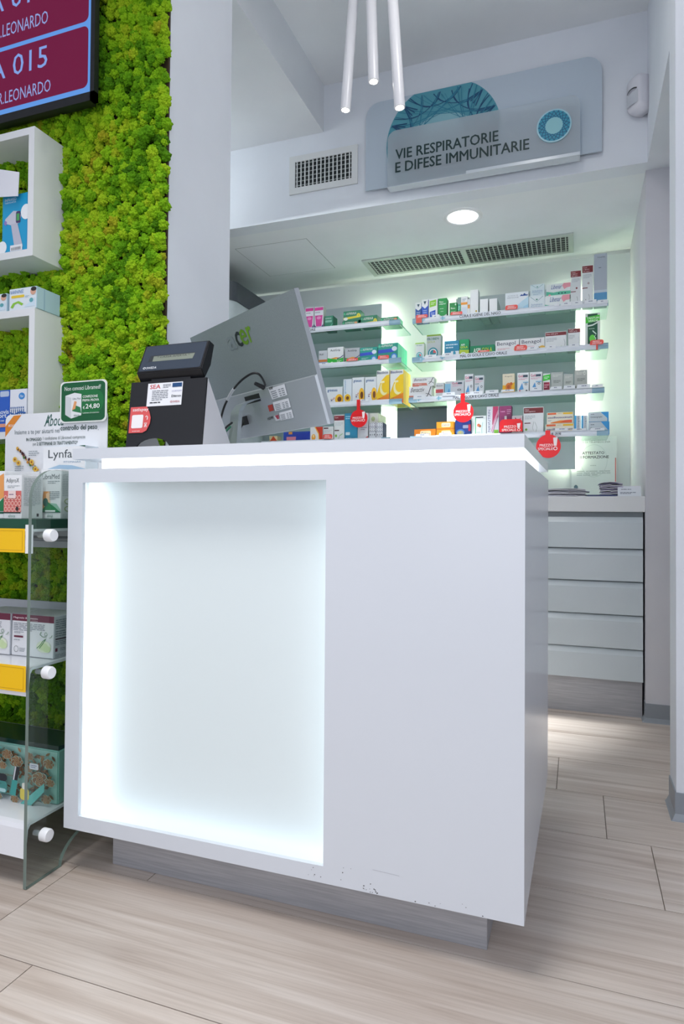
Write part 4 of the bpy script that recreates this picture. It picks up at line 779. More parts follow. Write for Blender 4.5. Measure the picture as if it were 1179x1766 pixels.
carton(0.0779, 3.9720, 1.8975, 0.0792, 0.2018, .06, 'e4eae6', [('r', .17, .08, .83, .98, '14543a'), ('p', [(.04, .72), (.98, .78), (.98, .94), (.04, .9)], '4ac83a'), ('tb', 'TANTUM', .12, .83, .92, .89, 'f0faee'), ('tb', 'VERDE', .2, .75, .86, .81, 'f0faee'), ('l', [(.1, .64), (.5, .66), (.9, .74)], .02, 'e4eae6'), ('n', .25, .54, .75, .58, 1, 'c0d8c8'), ('e', .48, .28, .2, .11, '6ad84a'), ('l', [(.5, .5), (.74, .4), (.62, .33), (.72, .28), (.66, .2), (.5, .16)], .02, 'e4f4e8'), ('r', .17, .05, .5, .08, '7ac84a')], 'tall dark green mouthwash carton with lime label at outer end', G2)
# third row
bac = [('ti', 'Benactiv', .07, .62, .7, .93, '3a3438'), ('p', [(0, .08), (.7, .08), (.66, .36), (0, .4)], 'd8887a'), ('r', 0, 0, .3, .12, 'e0705a'), ('n', .1, .16, .6, .3, 1, 'f4e0dc'), ('l', [(.97, .95), (.87, .5), (.76, .22)], .016, '2c2c34'), ('l', [(.74, .5), (.88, .46), (1, .28)], .014, '2c2c34')]
carton(-0.9154, 3.9720, 1.6495, 0.1425, 0.0933, .08, 'eff0f2', bac, 'lower of two white cartons with dark propeller at inner end of third long shelf', G3, side='d4d4d4')
carton(-0.9003, 3.9840, 1.7434, 0.1352, 0.0548, .08, 'eff0f2', bac, 'upper of two white cartons with dark propeller at inner end of third long shelf', G3, side='d4d4d4')
carton(-0.7933, 3.9720, 1.6495, 0.0515, 0.1074, .06, 'd8dadc', [('r', 0, .42, .9, .62, 'b84a50'), ('t', 'Benactiv', .1, .78, .85, .88, '5a5458')], 'small grey carton with red stripe on third long shelf', G3)
gol = lambda t: [('tb', 'Golamir', .08 if t else .38, .8, .9, .92, 'c84a70'), ('r', .5 if t else .68, .8, .9, .9, '3a4a5a'), ('n', .1 if t else .4, .68, .9, .76, 2, 'e09ab0'), ('p', [(.12, .25), (.42, .55), (.55, .28)] if t else [(.08, .25), (.22, .62), (.3, .3)], '5aa0d8'), ('e', .22 if t else .1, .22, .06, .03, 'd85a5a'), ('ring', .75, .5, .1, .05, '4a5058', .6), ('e', .8, .2, .09, .05, '4a5058')]
carton(-0.7045, 3.9720, 1.6495, 0.1163, 0.1142, .06, 'cfd4da', [('r', 0, 0, .3, .85, '8fc4e0')] + gol(0), 'wide grey and blue carton on third long shelf', G3)
carton(-0.6165, 3.9720, 1.6495, 0.0524, 0.1491, .05, 'e6eaee', gol(1) + [('r', 0, 0, 1, .06, '2a4a9a')], 'narrow white carton directly beside the wide grey and blue one', G3)
carton(-0.5562, 3.9720, 1.6495, 0.0570, 0.1363, .05, 'dce2e6', gol(1) + [('n', .1, .6, .6, .66, 1, '3a4450')], 'narrow white carton before the gap on third long shelf', G3)
carton(-0.3846, 3.9720, 1.6495, 0.0690, 0.1354, .05, 'e8ddc4', [('t', 'PropriC', .2, .84, .8, .91, '4a3a34'), ('p', [(0, .0), (1, 0), (1, .62), (.6, .5), (0, .5)], 'f0b828'), ('e', .5, .42, .25, .18, 'd8782a'), ('e', .5, .42, .12, .08, 'a85020'), ('e', .72, .55, .12, .07, 'c86828'), ('r', 0, 0, 1, .05, 'e09a2a')], 'honey yellow propolis carton on third long shelf', G3)
carton(-0.3020, 3.9720, 1.6495, 0.0657, 0.1357, .05, 'eef2f4', gol(1) + [('r', 0, .05, 1, .1, '5aa8d8'), ('r', .5, .55, .95, .6, '8fc4e0')], 'white carton beside the honey yellow one', G3)
carton(-0.2300, 3.9720, 1.6495, 0.0694, 0.1356, .05, 'eef2f4', gol(1) + [('r', .5, .55, .95, .6, '8fc4e0')], 'white carton beside the small green and crimson one', G3)
carton(-0.1702, 3.9720, 1.6495, 0.0398, 0.1228, .05, 'e4e8e6', [('r', .1, .0, .9, .58, '8a1f3a'), ('p', [(0, .64), (1, .7), (1, .95), (0, .9)], '3ac03a'), ('n', .15, .72, .85, .86, 2, 'e6f8e6'), ('n', .2, .3, .8, .5, 2, 'e0b0bc')], 'small carton in green and crimson on third long shelf', G3)
gry = [('n', .15, .78, .85, .9, 2, 'e0e2da'), ('n', .2, .5, .8, .64, 3, '6a706a'), ('p', [(.32, .12), (.5, .34), (.68, .12), (.5, .05)], '7ab83a'), ('r', .05, .1, .16, .3, '8a908a')]
carton(-0.1129, 3.9720, 1.6495, 0.0660, 0.1264, .06, 'bcc2be', gry, 'grey carton with green drop beside the crimson and green one', G3)
carton(-0.0507, 3.9720, 1.6495, 0.0508, 0.1115, .06, 'c2c8c2', gry, 'shorter grey carton with green drop in the middle of three', G3)
carton(0.0161, 3.9720, 1.6495, 0.0691, 0.1309, .06, 'bcc0ba', gry + [('ring', .78, .85, .09, .09, 'e6e8e0', .6)], 'grey carton with green drop standing apart at outer end', G3)
# lowest row
ceb = [('rr', .28, .25, .78, .85, 'f4e0b0', .1), ('ti', 'Cebion', .3, .4, .76, .72, '3a4a9a'), ('p', [(0, 0), (1, 0), (1, .1), (0, .1)], 'c86a20')]
carton(-0.8850, 3.9720, 1.4085, 0.1347, 0.0671, .07, 'd97c1c', ceb, 'wide orange vitamin carton at inner end of lowest long shelf', G4)
carton(-0.7581, 3.9720, 1.4085, 0.1119, 0.0631, .07, 'dd9424', ceb, 'lower of two stacked orange vitamin cartons', G4)
carton(-0.7583, 3.9720, 1.4712, 0.1102, 0.0450, .07, 'dd9424', ceb, 'upper of two stacked orange vitamin cartons', G4)
carton(-0.6523, 3.9720, 1.4085, 0.0938, 0.1146, .07, '24408a', [('e', .35, .32, .28, .2, '4a8ad8'), ('e', .35, .3, .22, .14, 'd8dcc0'), ('e', .32, .34, .1, .07, 'f0e890'), ('rr', .5, .55, .85, .72, 'c8d4ea', .04), ('r', .45, .06, .95, .22, 'c8304a'), ('r', .85, .4, 1, .75, 'c8304a')], 'dark blue carton under the round red sale sign', G4)
carton(-0.5567, 3.9720, 1.4085, 0.0858, 0.1349, .06, 'dfe6e6', [('r', .24, 0, .3, .95, '3a9a6a'), ('r', .3, .9, .8, .95, '3a4450'), ('e', .48, .58, .1, .07, 'c86a4a'), ('e', .58, .54, .08, .06, '8a5a3a'), ('l', [(.72, .1), (.7, .4), (.76, .7)], .02, '9ac8c4'), ('n', .35, .1, .6, .3, 3, 'a9b8b8')], 'white carton with green vertical stripe on lowest long shelf', G4)
carton(-0.4751, 3.9720, 1.4085, 0.0710, 0.1860, .06, 'e2e4ea', [('tv', 'NAVUTRIN', .1, .2, .3, .9, '5a5a8a'), ('p', [(.45, .4), (.95, .7), (.95, 1), (.5, 1)], 'a8345a'), ('l', [(.4, .2), (.65, .55), (.95, .85)], .05, 'd8a0b8'), ('l', [(.5, .15), (.72, .45), (.95, .7)], .02, '8a3a6a'), ('r', .6, .1, .95, .25, '7ab83a'), ('r', 0, .02, 1, .05, '5a9ac0')], 'tall white carton with pink ribbons on lowest long shelf', G4)
carton(-0.4018, 3.9720, 1.4085, 0.0701, 0.1865, .06, '83305f', [('n', .1, .78, .55, .86, 1, 'd8a8c0'), ('n', .62, .72, .95, .9, 3, 'd8a8c0'), ('r', .42, .55, .6, .68, 'e0dcd8'), ('e', .5, .42, .2, .12, '6a3a20'), ('r', .3, .36, .7, .44, 'c8a03a')], 'tall purple carton behind the square red sale sign', G4)
carton(-0.3349, 3.9720, 1.4085, 0.0594, 0.1268, .06, 'e0dcde', [('p', [(.2, .3), (.9, .6), (.9, .9), (.5, .8)], 'd08aa8'), ('l', [(.3, .9), (.85, .5)], .03, '6a3a5a')], 'short pink carton peeping over the square red sale sign', G4)
carton(-0.2431, 3.9720, 1.4085, 0.1120, 0.1725, .08, 'ebeef0', [('r', .02, .79, .98, .97, '6e2428'), ('tb', 'Difese', .07, .89, .28, .93, 'f2e0e0'), ('tb', "dell'organismo", .07, .82, .6, .87, 'f2e0e0'), ('n', .08, .58, .6, .72, 3, 'b0b6bc'), ('r', .05, .44, .35, .47, '6e2428'), ('l', [(.5, .2), (.46, .3), (.52, .5)], .007, '8a9890'), ('l', [(.62, .12), (.68, .3), (.58, .48)], .007, '8a9890'), ('e', .14, .24, .06, .04, '7ab04a')], 'large white carton with maroon band on lowest long shelf', G4)
osc = [('r', .03, .8, .36, .95, 'e0602a'), ('r', .62, .8, .98, .95, 'f0c02a'), ('r', .36, .82, .62, .95, 'f4e8c8'), ('t', 'BOIRON', .42, .85, .57, .91, '8a8a80'), ('tb', 'oscillococcinum', .04, .46, .97, .64, '4a4a80'), ('p', [(.15, .04), (.96, .04), (.96, .3), (.5, .26), (.15, .1)], 'e8802a'), ('p', [(.5, .1), (.96, .1), (.96, .3), (.7, .28)], 'd8502a'), ('n', .05, .2, .2, .34, 2, '9a9ab0')]
carton(-0.0986, 3.9720, 1.4085, 0.1536, 0.0691, .07, 'f0ead8', osc, 'lower of two stacked orange and yellow flu remedy cartons', G4)
carton(-0.0972, 3.9720, 1.4782, 0.1432, 0.0655, .07, 'f0ead8', osc, 'upper of two stacked orange and yellow flu remedy cartons', G4)
omo = [('r', 0, 0, .3, 1, '3a9ad0'), ('tv', 'Omeogriphi', .45, .35, .75, .95, '3a4450')]
carton(-0.0010, 3.9720, 1.4085, 0.0366, 0.1129, .06, 'd8e2ea', omo, 'upright white and blue carton beside the orange flu remedies', G4)
carton(0.0358, 3.9720, 1.4085, 0.0345, 0.1106, .06, 'd8e2ea', omo, 'upright white and blue carton beside the stacked pair', G4)
om2 = [('p', [(.6, 1), (1, 1), (1, .1), (.9, .4)], '3a9ad8'), ('t', 'Omeogriphi', .1, .35, .68, .58, '3a4450'), ('n', .12, .72, .4, .84, 1, '5a6470'), ('r', .93, 0, 1, 1, '2a88c8')]
carton(0.1106, 3.9720, 1.4085, 0.1113, 0.0718, .07, 'ccd6dc', om2, 'lower of two white and blue cartons at outer end of lowest long shelf', G4, side='3a8ab8')
carton(0.1095, 3.9720, 1.4810, 0.1062, 0.0538, .07, 'ccd6dc', om2, 'upper of two white and blue cartons at outer end of lowest long shelf', G4, side='3a8ab8')
# short shelves
H1, H2, H3, H4 = 'cartons on the top short shelf', 'cartons on the middle short shelf', 'cartons on the lower short shelf', 'cartons on the lowest short shelf'
pk = [('r', .03, .84, .97, .96, 'c82a8a'), ('n', .1, .72, .9, .8, 1, 'a0a4b0'), ('p', [(.08, .64), (.92, .64), (.8, .2), (.2, .2)], 'd43a98'), ('e', .5, .54, .24, .06, 'e890c8'), ('p', [(0, 0), (1, 0), (1, .3), (.8, .18), (.2, .18), (0, .3)], '2a3470')]
carton(-1.6612, 3.9720, 2.1445, 0.0588, 0.1647, .05, 'e6e6ee', pk, 'pink and navy carton nearest the monitor on top short shelf', H1)
carton(-1.5946, 3.9720, 2.1445, 0.0631, 0.1636, .05, 'e6e6ee', pk, 'pink and navy carton next to the small green one on top short shelf', H1, side='c4ccc8')
AS = lambda band: ([('ti', 'ASPIRINA', .14, .62, .78, .85, 'f0f6ee')] + ([('p', [(0, .36), (1, .5), (1, .3), (0, .14)], 'e8d83a'), ('e', .88, .5, .1, .2, 'f0e03a'), ('tb', 'C', .84, .42, .92, .6, '2a6a4a'), ('e', .14, .22, .12, .16, 'e6eae0')] if band == 1 else [('n', .1, .3, .6, .5, 2, 'a8d8c4'), ('e', .85, .7, .1, .12, 'e6a070')]) + [('e', .07, .72, .05, .11, '4fc08a')])
carton(-1.5245, 3.9720, 2.1445, 0.0607, 0.0945, .08, '147a5c', [('t', 'ASPIRINA', .1, .78, .8, .88, 'e6f2ee'), ('r', .1, .55, .85, .7, '8ac0b0'), ('l', [(.5, .05), (.9, .45)], .02, '7ad0c0')], 'small dark green carton with clipped corners on top short shelf', H1)
carton(-1.3768, 3.9720, 2.1445, 0.1083, 0.0494, .08, '147a58', AS(0), 'lower green aspirin carton of a pair on top short shelf', H1)
carton(-1.3653, 3.9720, 2.1920, 0.1168, 0.0646, .08, '147a58', AS(1), 'upper green aspirin carton with yellow band, top of a pair', H1)
carton(-1.2511, 3.9720, 2.1445, 0.1092, 0.0702, .08, '147a58', AS(1), 'green aspirin carton with yellow band lying in the shelf middle', H1)
carton(-1.1167, 3.9720, 2.1445, 0.1136, 0.0483, .12, '18865e', AS(0), 'green aspirin carton at the free end of top short shelf', H1, side='3fae86')
carton(-1.5638, 3.9720, 1.9045, 0.0590, 0.1106, .05, 'c8ccd2', [('tb', 'Acti', .08, .72, .55, .84, '2a3040'), ('r', 0, .32, 1, .46, 'c87a3a'), ('r', 0, 0, 1, .3, '4a7ac0')], 'grey carton with orange and blue stripes half behind the monitor', H2)
ag = lambda g: [('tb', 'ActiGrip', .18, .76, .8, .9, '2a2e34'), ('p', [(0, 0), (1, 0), (1, .44), (.6, .36), (0, .46)], g), ('p', [(.2, .42), (.5, .48), (.8, .44), (.5, .38)], 'e8a03a'), ('l', [(.6, .38), (.85, .46), (1, .56)], .02, '24406a'), ('e', .28, .16, .1, .1, 'c8f0c8'), ('n', .6, .2, .9, .32, 2, 'e0f4e0')]
carton(-1.4770, 3.9720, 1.9045, 0.1092, 0.1257, .06, 'e8eaec', ag('2ab83a'), 'bright white and green cold remedy carton on middle short shelf', H2)
carton(-1.3609, 3.9720, 1.9045, 0.0992, 0.1118, .06, 'b8bcc2', ag('3a9a44'), 'grey and green cold remedy carton on middle short shelf', H2)
AP = [('ti', 'ASPIRINA', .13, .82, .76, .94, 'f0f6ee'), ('p', [(0, .5), (.8, .54), (.8, .72), (0, .68)], '2a4ac0'), ('e', .82, .7, .13, .12, 'dfe6f4'), ('e', .8, .28, .16, .19, '3a8ad8'), ('e', .8, .28, .1, .12, 'c8e0f4'), ('n', .1, .28, .5, .4, 2, 'b8e4dc'), ('e', .07, .86, .05, .06, '5fd0a8')]
carton(-1.2517, 3.9720, 1.9045, 0.1160, 0.1068, .045, '1f988c', AP, 'shorter teal aspirin carton on middle short shelf', H2)
carton(-1.1235, 3.9720, 1.9045, 0.1291, 0.1222, .045, '1f9484', AP, 'taller teal aspirin carton at the end of middle short shelf', H2, side='4fc4a0', n_behind=4)
sun = lambda: [('e', .8, .35, .24, .26, 'f0b82a'), ('e', .82, .35, .12, .13, '6a3a1a'), ('r', 0, 0, 1, .08, '2a6a8a'), ('n', .3, .26, .5, .4, 2, 'a86a4a'), ('e', .35, .3, .035, .035, '3a5a8a'), ('e', .5, .42, .03, .03, 'c84a3a')]
gt = lambda: [('tb', 'grintuss', .1, .8, .8, .92, '3a6aa0')]
carton(-1.4840, 3.9720, 1.6465, 0.1152, 0.1251, .06, 'e6eaee', sun() + [('tb', 'grintuss', .1, .72, .7, .9, '3a6aa0')], 'low wide white carton with sunflower beside the monitor', H3)
carton(-1.3916, 3.9720, 1.6465, 0.0570, 0.1706, .05, 'dde6ee', [('tv', 'grintuss', .1, .45, .35, .95, '4a90c0'), ('e', .5, .28, .38, .15, 'f0c02a'), ('e', .5, .28, .18, .07, '6a3a1a'), ('r', 0, 0, 1, .05, '2a6a8a')], 'slim white carton with a single sunflower', H3)
carton(-1.3207, 3.9720, 1.6465, 0.0786, 0.1772, .05, 'e6eaee', sun() + gt(), 'tall white sunflower carton next to the slim one', H3)
carton(-1.2371, 3.9720, 1.6465, 0.0756, 0.1748, .05, 'e6eaee', sun() + gt(), 'tall white sunflower carton next to the yellow syrup one', H3)
bis = [('p', [(0, 0), (1, 0), (1, .86), (.75, .84), (.35, .68), (.1, .4), (0, .3)], 'f2c81a'), ('e', .58, .45, .32, .2, 'f8efb8'), ('e', .7, .51, .3, .19, 'f2c81a'), ('p', [(0, .13), (.4, .2), (1, .3), (1, 0), (0, 0)], 'ee8a1e'), ('p', [(0, 0), (1, 0), (1, .12), (.4, .06), (0, .05)], 'e8681c'), ('tb', 'Bisolvon', .04, .89, .9, .97, '2a2e60'), ('rr', .3, .62, .62, .68, 'f8f0c8', .02), ('n', .1, .13, .4, .17, 1, 'a86a1a')]
carton(-1.1554, 3.9720, 1.6465, 0.0822, 0.2114, .06, 'eef0ee', bis, 'yellow syrup carton beside the sunflower cartons', H3, n_behind=1)
carton(-1.0661, 3.9720, 1.6465, 0.0866, 0.2097, .06, 'eef0ee', bis, 'yellow syrup carton at the free end of lower short shelf', H3, side='f0ca40', n_behind=2)
carton(-2.1196, 3.9720, 1.4085, 0.0576, 0.0717, .06, 'e8e6e8', [('r', .7, 0, 1, .9, 'd84a5a')], 'white carton with red edge low behind the monitor neck', H4)
carton(-1.9166, 3.9720, 1.4085, 0.0601, 0.0590, .06, 'e0d0a0', [('p', [(0, .3), (.5, 1), (1, .4), (1, 0), (0, 0)], 'd8502a')], 'yellow and red carton low behind the monitor edge', H4)
carton(-1.7470, 3.9720, 1.4085, 0.1903, 0.0820, .07, '2a46a8', [('r', .12, .3, .48, .6, 'e08a9a'), ('p', [(.45, .0), (.9, .3), (1, .9), (.5, .8)], '2438a0'), ('r', .2, .8, .34, 1, 'e89a4a')], 'royal blue carton showing under the monitor', H4)
carton(-1.6059, 3.9720, 1.4085, 0.0875, 0.1074, .07, 'eceaea', [('p', [(.35, 1), (1, 1), (1, 0), (.8, 0), (.7, .5)], 'd8402a'), ('e', .28, .38, .16, .2, 'f0a83a'), ('e', .28, .45, .06, .1, 'f4dca0'), ('l', [(.4, 1), (.68, .6), (.74, 0)], .03, 'f4c84a')], 'white and red carton with orange flame under the monitor corner', H4)
cw = [('r', .05, .86, .5, .94, '5a3a40'), ('l', [(.5, .2), (.62, .4), (.85, .5)], .02, 'a9c8a0'), ('e', .25, .45, .1, .08, '7ab84a'), ('n', .1, .65, .9, .8, 2, 'c4c8cc')]
carton(-1.5222, 3.9720, 1.4085, 0.0686, 0.1076, .06, 'e2e6e6', cw, 'short white herbal carton beside the red flame one', H4)
carton(-1.4474, 3.9720, 1.4085, 0.0694, 0.1802, .06, 'e2e6e6', [('r', 0, .8, 1, .97, '7a2430'), ('t', 'Cura', .08, .88, .4, .93, 'f0dcdc'), ('n', .1, .6, .9, .74, 3, 'c4c8cc'), ('l', [(.4, .1), (.55, .25), (.85, .32)], .02, 'a9c8a0'), ('e', .2, .25, .1, .05, '7ab84a'), ('r', .05, .42, .5, .46, '5a3a40')], 'white herbal carton with maroon band on lowest short shelf', H4)
carton(-1.3667, 3.9720, 1.4085, 0.0858, 0.1881, .06, '2f84a8', [('n', .08, .78, .6, .92, 2, 'a9d4e6'), ('rr', .08, .25, .42, .35, 'dcecf2', .03), ('n', .1, .1, .8, .18, 1, '8fc4dc'), ('e', .85, .1, .06, .04, 'e090a8')], 'teal blue carton beside the round red sale sign', H4)
carton(-1.2869, 3.9720, 1.4085, 0.0691, 0.1844, .06, 'd4d6dc', [('p', [(.2, .02), (1, .2), (1, .02)], 'c82a34'), ('n', .3, .4, .9, .52, 2, '7a8090')], 'silver carton with red swoosh under the round red sale sign', H4)
carton(-1.2277, 4.0020, 1.4085, 0.0650, 0.1861, .06, 'dfe2d8', [('e', .5, .8, .2, .08, 'a9b88a'), ('e', .5, .5, .2, .08, 'a9b88a'), ('n', .1, .1, .9, .3, 3, 'c4c8c0')], 'cream carton standing behind the small patterned boxes', H4, n_behind=2, side='e8eadc')
dots = [('e', .2 + .3 * (i % 3), .3 + .4 * (i // 3), .06, .1, ('4a4e58', '8a8e98', '2a2e38')[i % 3]) for i in range(6)]
for c in range(2):
    for r in range(3):
        x0 = (635.9, 648.1)[c]; 
        bxs = ((-1.2230, 3.9720, 1.4085, 0.0453, 0.0628), (-1.2235, 3.9720, 1.4717, 0.0453, 0.0291), (-1.2237, 3.9720, 1.5012, 0.0454, 0.0291), (-1.1762, 3.9720, 1.4085, 0.0454, 0.0611), (-1.1766, 3.9720, 1.4700, 0.0454, 0.0290), (-1.1768, 3.9720, 1.4994, 0.0454, 0.0290))[c * 3 + r]
        carton(*bxs, .09, 'd8dae0', dots, ('bottom', 'middle', 'top')[r] + ' small dotted box of the ' + ('stack beside the silver carton', 'stack with navy sides')[c], 'small dotted boxes stacked on the lowest short shelf', side='3a4058')

# ------------------------------------------------------------------ sale signs and price tags
SR = 'd8161e'
def wobbler(x, y, z, r, top, label):
    o = thing('sale_wobbler', label, 'sign', (x, y, z), 'red sale signs')
    m = MB().prism([(x + r * math.cos(t * math.pi / 20), z + r * math.sin(t * math.pi / 20)) for t in range(40)], y, y + .0015, mat(SR, .35), 'y'); P(m, 'disc', o)
    P(MB().box((x - r * .2 - r * .05, y + .0002, z + r * .9), (x + r * .2 - r * .05, y + .0013, top), mat(SR, .35)), 'strap', o)
    Face(lambda u, v, k: (x + u * r, y - k, z + v * r)).draw([('tb', 'PREZZO', -.72, -.02, .38, .2, 'fbeeee'), ('tb', 'SPECIALE', -.86, -.33, .36, -.1, 'fbeeee'), ('p', [(.44, .02), (.66, .02), (.74, .76), (.38, .72)], 'fbeeee'), ('ring', .56, -.2, .17, .16, 'fbeeee', .62)]).build(o)
for (px_, r_, top, lb) in (((-1.3040, 3.9400, 1.5544), 0.0568, 1.675, 'round red sale sign hanging from the lower short shelf'), ((-0.6450, 3.9400, 1.5644), 0.0610, 1.678, 'round red sale sign hanging from the third long shelf'), ((-0.1582, 3.9400, 1.3458), 0.0676, 1.437, 'round red sale sign hanging from the lowest long shelf')):
    wobbler(px_[0], 3.94, px_[2], r_, top, lb)
q0, q1 = (-0.4329, 3.9450, 1.4382), (-0.3023, 3.9450, 1.5113)
sq = thing('sale_sign', 'square red sale sign with rounded top before the purple carton', 'sign', ((q0[0] + q1[0]) / 2, 3.945, q0[2]), 'red sale signs')
P(MB().prism(rrect(q0[0], q0[2], q1[0], q1[2], .025, 6, (0, 0, 1, 1)), 3.945, 3.9465, mat(SR, .35), 'y'), 'board', sq)
Face(lambda u, v, k: (q0[0] + (q1[0] - q0[0]) * u, 3.945 - k, q0[2] + (q1[2] - q0[2]) * v)).draw([('tb', 'PREZZO', .2, .3, .72, .5, 'fbeeee'), ('tb', 'SPECIALE', .1, .04, .72, .24, 'fbeeee'), ('p', [(.78, .26), (.88, .26), (.92, .66), (.76, .64)], 'fbeeee'), ('ring', .84, .13, .07, .11, 'fbeeee', .6)]).build(sq)
def stag(a, b, foot, label):
    o = thing('sale_tag', label, 'sign', ((a[0] + b[0]) / 2, 3.946, a[2]), 'small red sale tags on the shelf rails')
    C_ = 'e8584e'
    pts = rrect(a[0], a[2], b[0], b[2], min(.012, .42 * (b[2] - a[2])), 5, (0, 1, 1, 1))
    m = MB().prism(pts, 3.946, 3.9475, mat(C_, .35), 'y')
    P(m, 'board', o)
    if foot: P(MB().box(((a[0] if foot < 0 else (a[0] + b[0]) / 2 - .004), 3.9465, a[2] - .03), ((a[0] + b[0]) / 2 if foot < 0 else b[0] - .03, 3.9475, a[2] + .005), mat('dd5348', .35)), 'foot', o)
    Face(lambda u, v, k: (a[0] + (b[0] - a[0]) * u, 3.946 - k, a[2] + (b[2] - a[2]) * v)).draw([('tb', 'PREZZO', .2, .52, .72, .8, 'fbeeee'), ('tb', 'SPECIALE', .16, .15, .85, .44, 'fbeeee')]).build(o)
for a, b, ft, lb in (((-0.9389, 3.9460, 2.1595), (-0.8664, 3.9460, 2.1794), -1, 'small red sale tag before the dark blue cartons'), ((-0.7255, 3.9460, 2.1585), (-0.6538, 3.9460, 2.1761), 0, 'small red sale tag before the short green carton'), ((-0.4020, 3.9460, 2.1579), (-0.3310, 3.9460, 2.1832), 0, 'small red sale tag before the mountain carton'), ((-0.3500, 3.9460, 1.9119), (-0.2780, 3.9460, 1.9419), 0, 'small red sale tag between the two white lozenge cartons'), ((0.0639, 3.9460, 1.9122), (0.1352, 3.9460, 1.9391), 1, 'small red sale tag before the dark green mouthwash carton'),
    ((-1.3923, 3.9460, 1.9268), (-1.3142, 3.9460, 1.9433), 0, 'small red sale tag before the grey and green cold remedy'), ((-1.1815, 3.9460, 1.9242), (-1.1099, 3.9460, 1.9462), 0, 'small red sale tag before the taller teal aspirin carton'), ((-1.5497, 3.9460, 1.4333), (-1.4854, 3.9460, 1.4630), 0, 'small red sale tag before the short white herbal carton'), ((-0.5597, 3.9460, 1.9197), (-0.4935, 3.9460, 1.9301), 0, 'small red sale tag on the flat green lozenge carton')):
    stag(a, b, ft, lb)
n_ = [0]
TAGS = ['before the white and lime carton', 'under the mint and pink pair', 'under the shorter slim maroon carton', 'under the taller slim maroon carton', 'under the very tall silver carton', 'short one under the mint pair',
        'before the grey throat spray', 'before the teal and white carton', 'beside the red tag of the lozenges', 'under the wide maroon carton', 'under the narrower maroon carton',
        'under the propeller cartons', 'under the wide grey and blue carton', 'under the narrow white pair', 'in the gap after the narrow pair', 'under the honey yellow carton', 'under the white carton after honey yellow', 'under the crimson and green carton', 'under the first grey drop carton', 'under the second grey drop carton', 'past the last grey drop carton',
        'under the wide orange carton', 'under the stacked orange pair', 'over the orange flu remedies', 'before the upright blue and white cartons', 'before the outer stacked pair',
        'under the bright green cold remedy', 'beside the strap of the round sale sign']
def ptag(a, b, row):
    m = MB().prism([(a[0], a[2]), (b[0], a[2] + .0), (b[0] , b[2]), (a[0] + .004, b[2])], 3.948, 3.9492, mat('eef1f6', .4), 'y')
    o = m.build('price_tag'); tag(o, 'white price tag ' + TAGS[n_[0]] + ', ' + row, 'price tag', 'white price tags on the shelf rails')
    n_[0] += 1; w_ = b[0] - a[0]; zc = (a[2] + b[2]) / 2
    Face(lambda u, v, k: (u, 3.948 - k, v)).draw([('n', a[0] + .35 * w_, zc - .004, b[0] - .1 * w_, zc + .008, 1, '8a90a4')]).build(o, 'printed_price')
for row, l in (('top long shelf', [((-0.8414, 3.9480, 2.1472), (-0.7950, 3.9480, 2.1712)), ((-0.0946, 3.9480, 2.1494), (-0.0351, 3.9480, 2.1699)), ((-0.0351, 3.9480, 2.1466), (0.0238, 3.9480, 2.1703)), ((0.0331, 3.9480, 2.1495), (0.0973, 3.9480, 2.1692)), ((0.1003, 3.9480, 2.1426), (0.1577, 3.9480, 2.1628)), ((-0.1293, 3.9480, 2.1529), (-0.1009, 3.9480, 2.1701))]),
               ('second long shelf', [((-0.8834, 3.9480, 1.9043), (-0.8117, 3.9480, 1.9274)), ((-0.7795, 3.9480, 1.9072), (-0.7090, 3.9480, 1.9301)), ((-0.2797, 3.9480, 1.9103), (-0.2215, 3.9480, 1.9293)), ((-0.1702, 3.9480, 1.9083), (-0.1194, 3.9480, 1.9277)), ((-0.0503, 3.9480, 1.9088), (0.0056, 3.9480, 1.9274))]),
               ('third long shelf', [((-0.9548, 3.9480, 1.6581), (-0.8787, 3.9480, 1.6862)), ((-0.7748, 3.9480, 1.6698), (-0.6974, 3.9480, 1.6901)), ((-0.6105, 3.9480, 1.6643), (-0.5318, 3.9480, 1.6876)), ((-0.5182, 3.9480, 1.6696), (-0.4408, 3.9480, 1.6893)), ((-0.4273, 3.9480, 1.6748), (-0.3511, 3.9480, 1.6875)), ((-0.2597, 3.9480, 1.6720), (-0.1953, 3.9480, 1.6918)), ((-0.1506, 3.9480, 1.6724), (-0.0875, 3.9480, 1.6887)), ((-0.0781, 3.9480, 1.6715), (-0.0158, 3.9480, 1.6910)), ((-0.0065, 3.9480, 1.6706), (0.0672, 3.9480, 1.6925)), ((0.0733, 3.9480, 1.6692), (0.1309, 3.9480, 1.6886))]),
               ('lowest long shelf', [((-0.9389, 3.9480, 1.4281), (-0.8558, 3.9480, 1.4431)), ((-0.7949, 3.9480, 1.4268), (-0.7173, 3.9480, 1.4453)), ((-0.1249, 3.9480, 1.4342), (-0.0527, 3.9480, 1.4481)), ((-0.0309, 3.9480, 1.4308), (0.0430, 3.9480, 1.4428)), ((0.0644, 3.9480, 1.4273), (0.1401, 3.9480, 1.4424))]),
               ('short shelf', [((-1.5849, 3.9480, 1.9148), (-1.5164, 3.9480, 1.9288)), ((-1.3129, 3.9480, 1.6623), (-1.2435, 3.9480, 1.6771))])):
    for a, b in l: ptag(a, b, row)

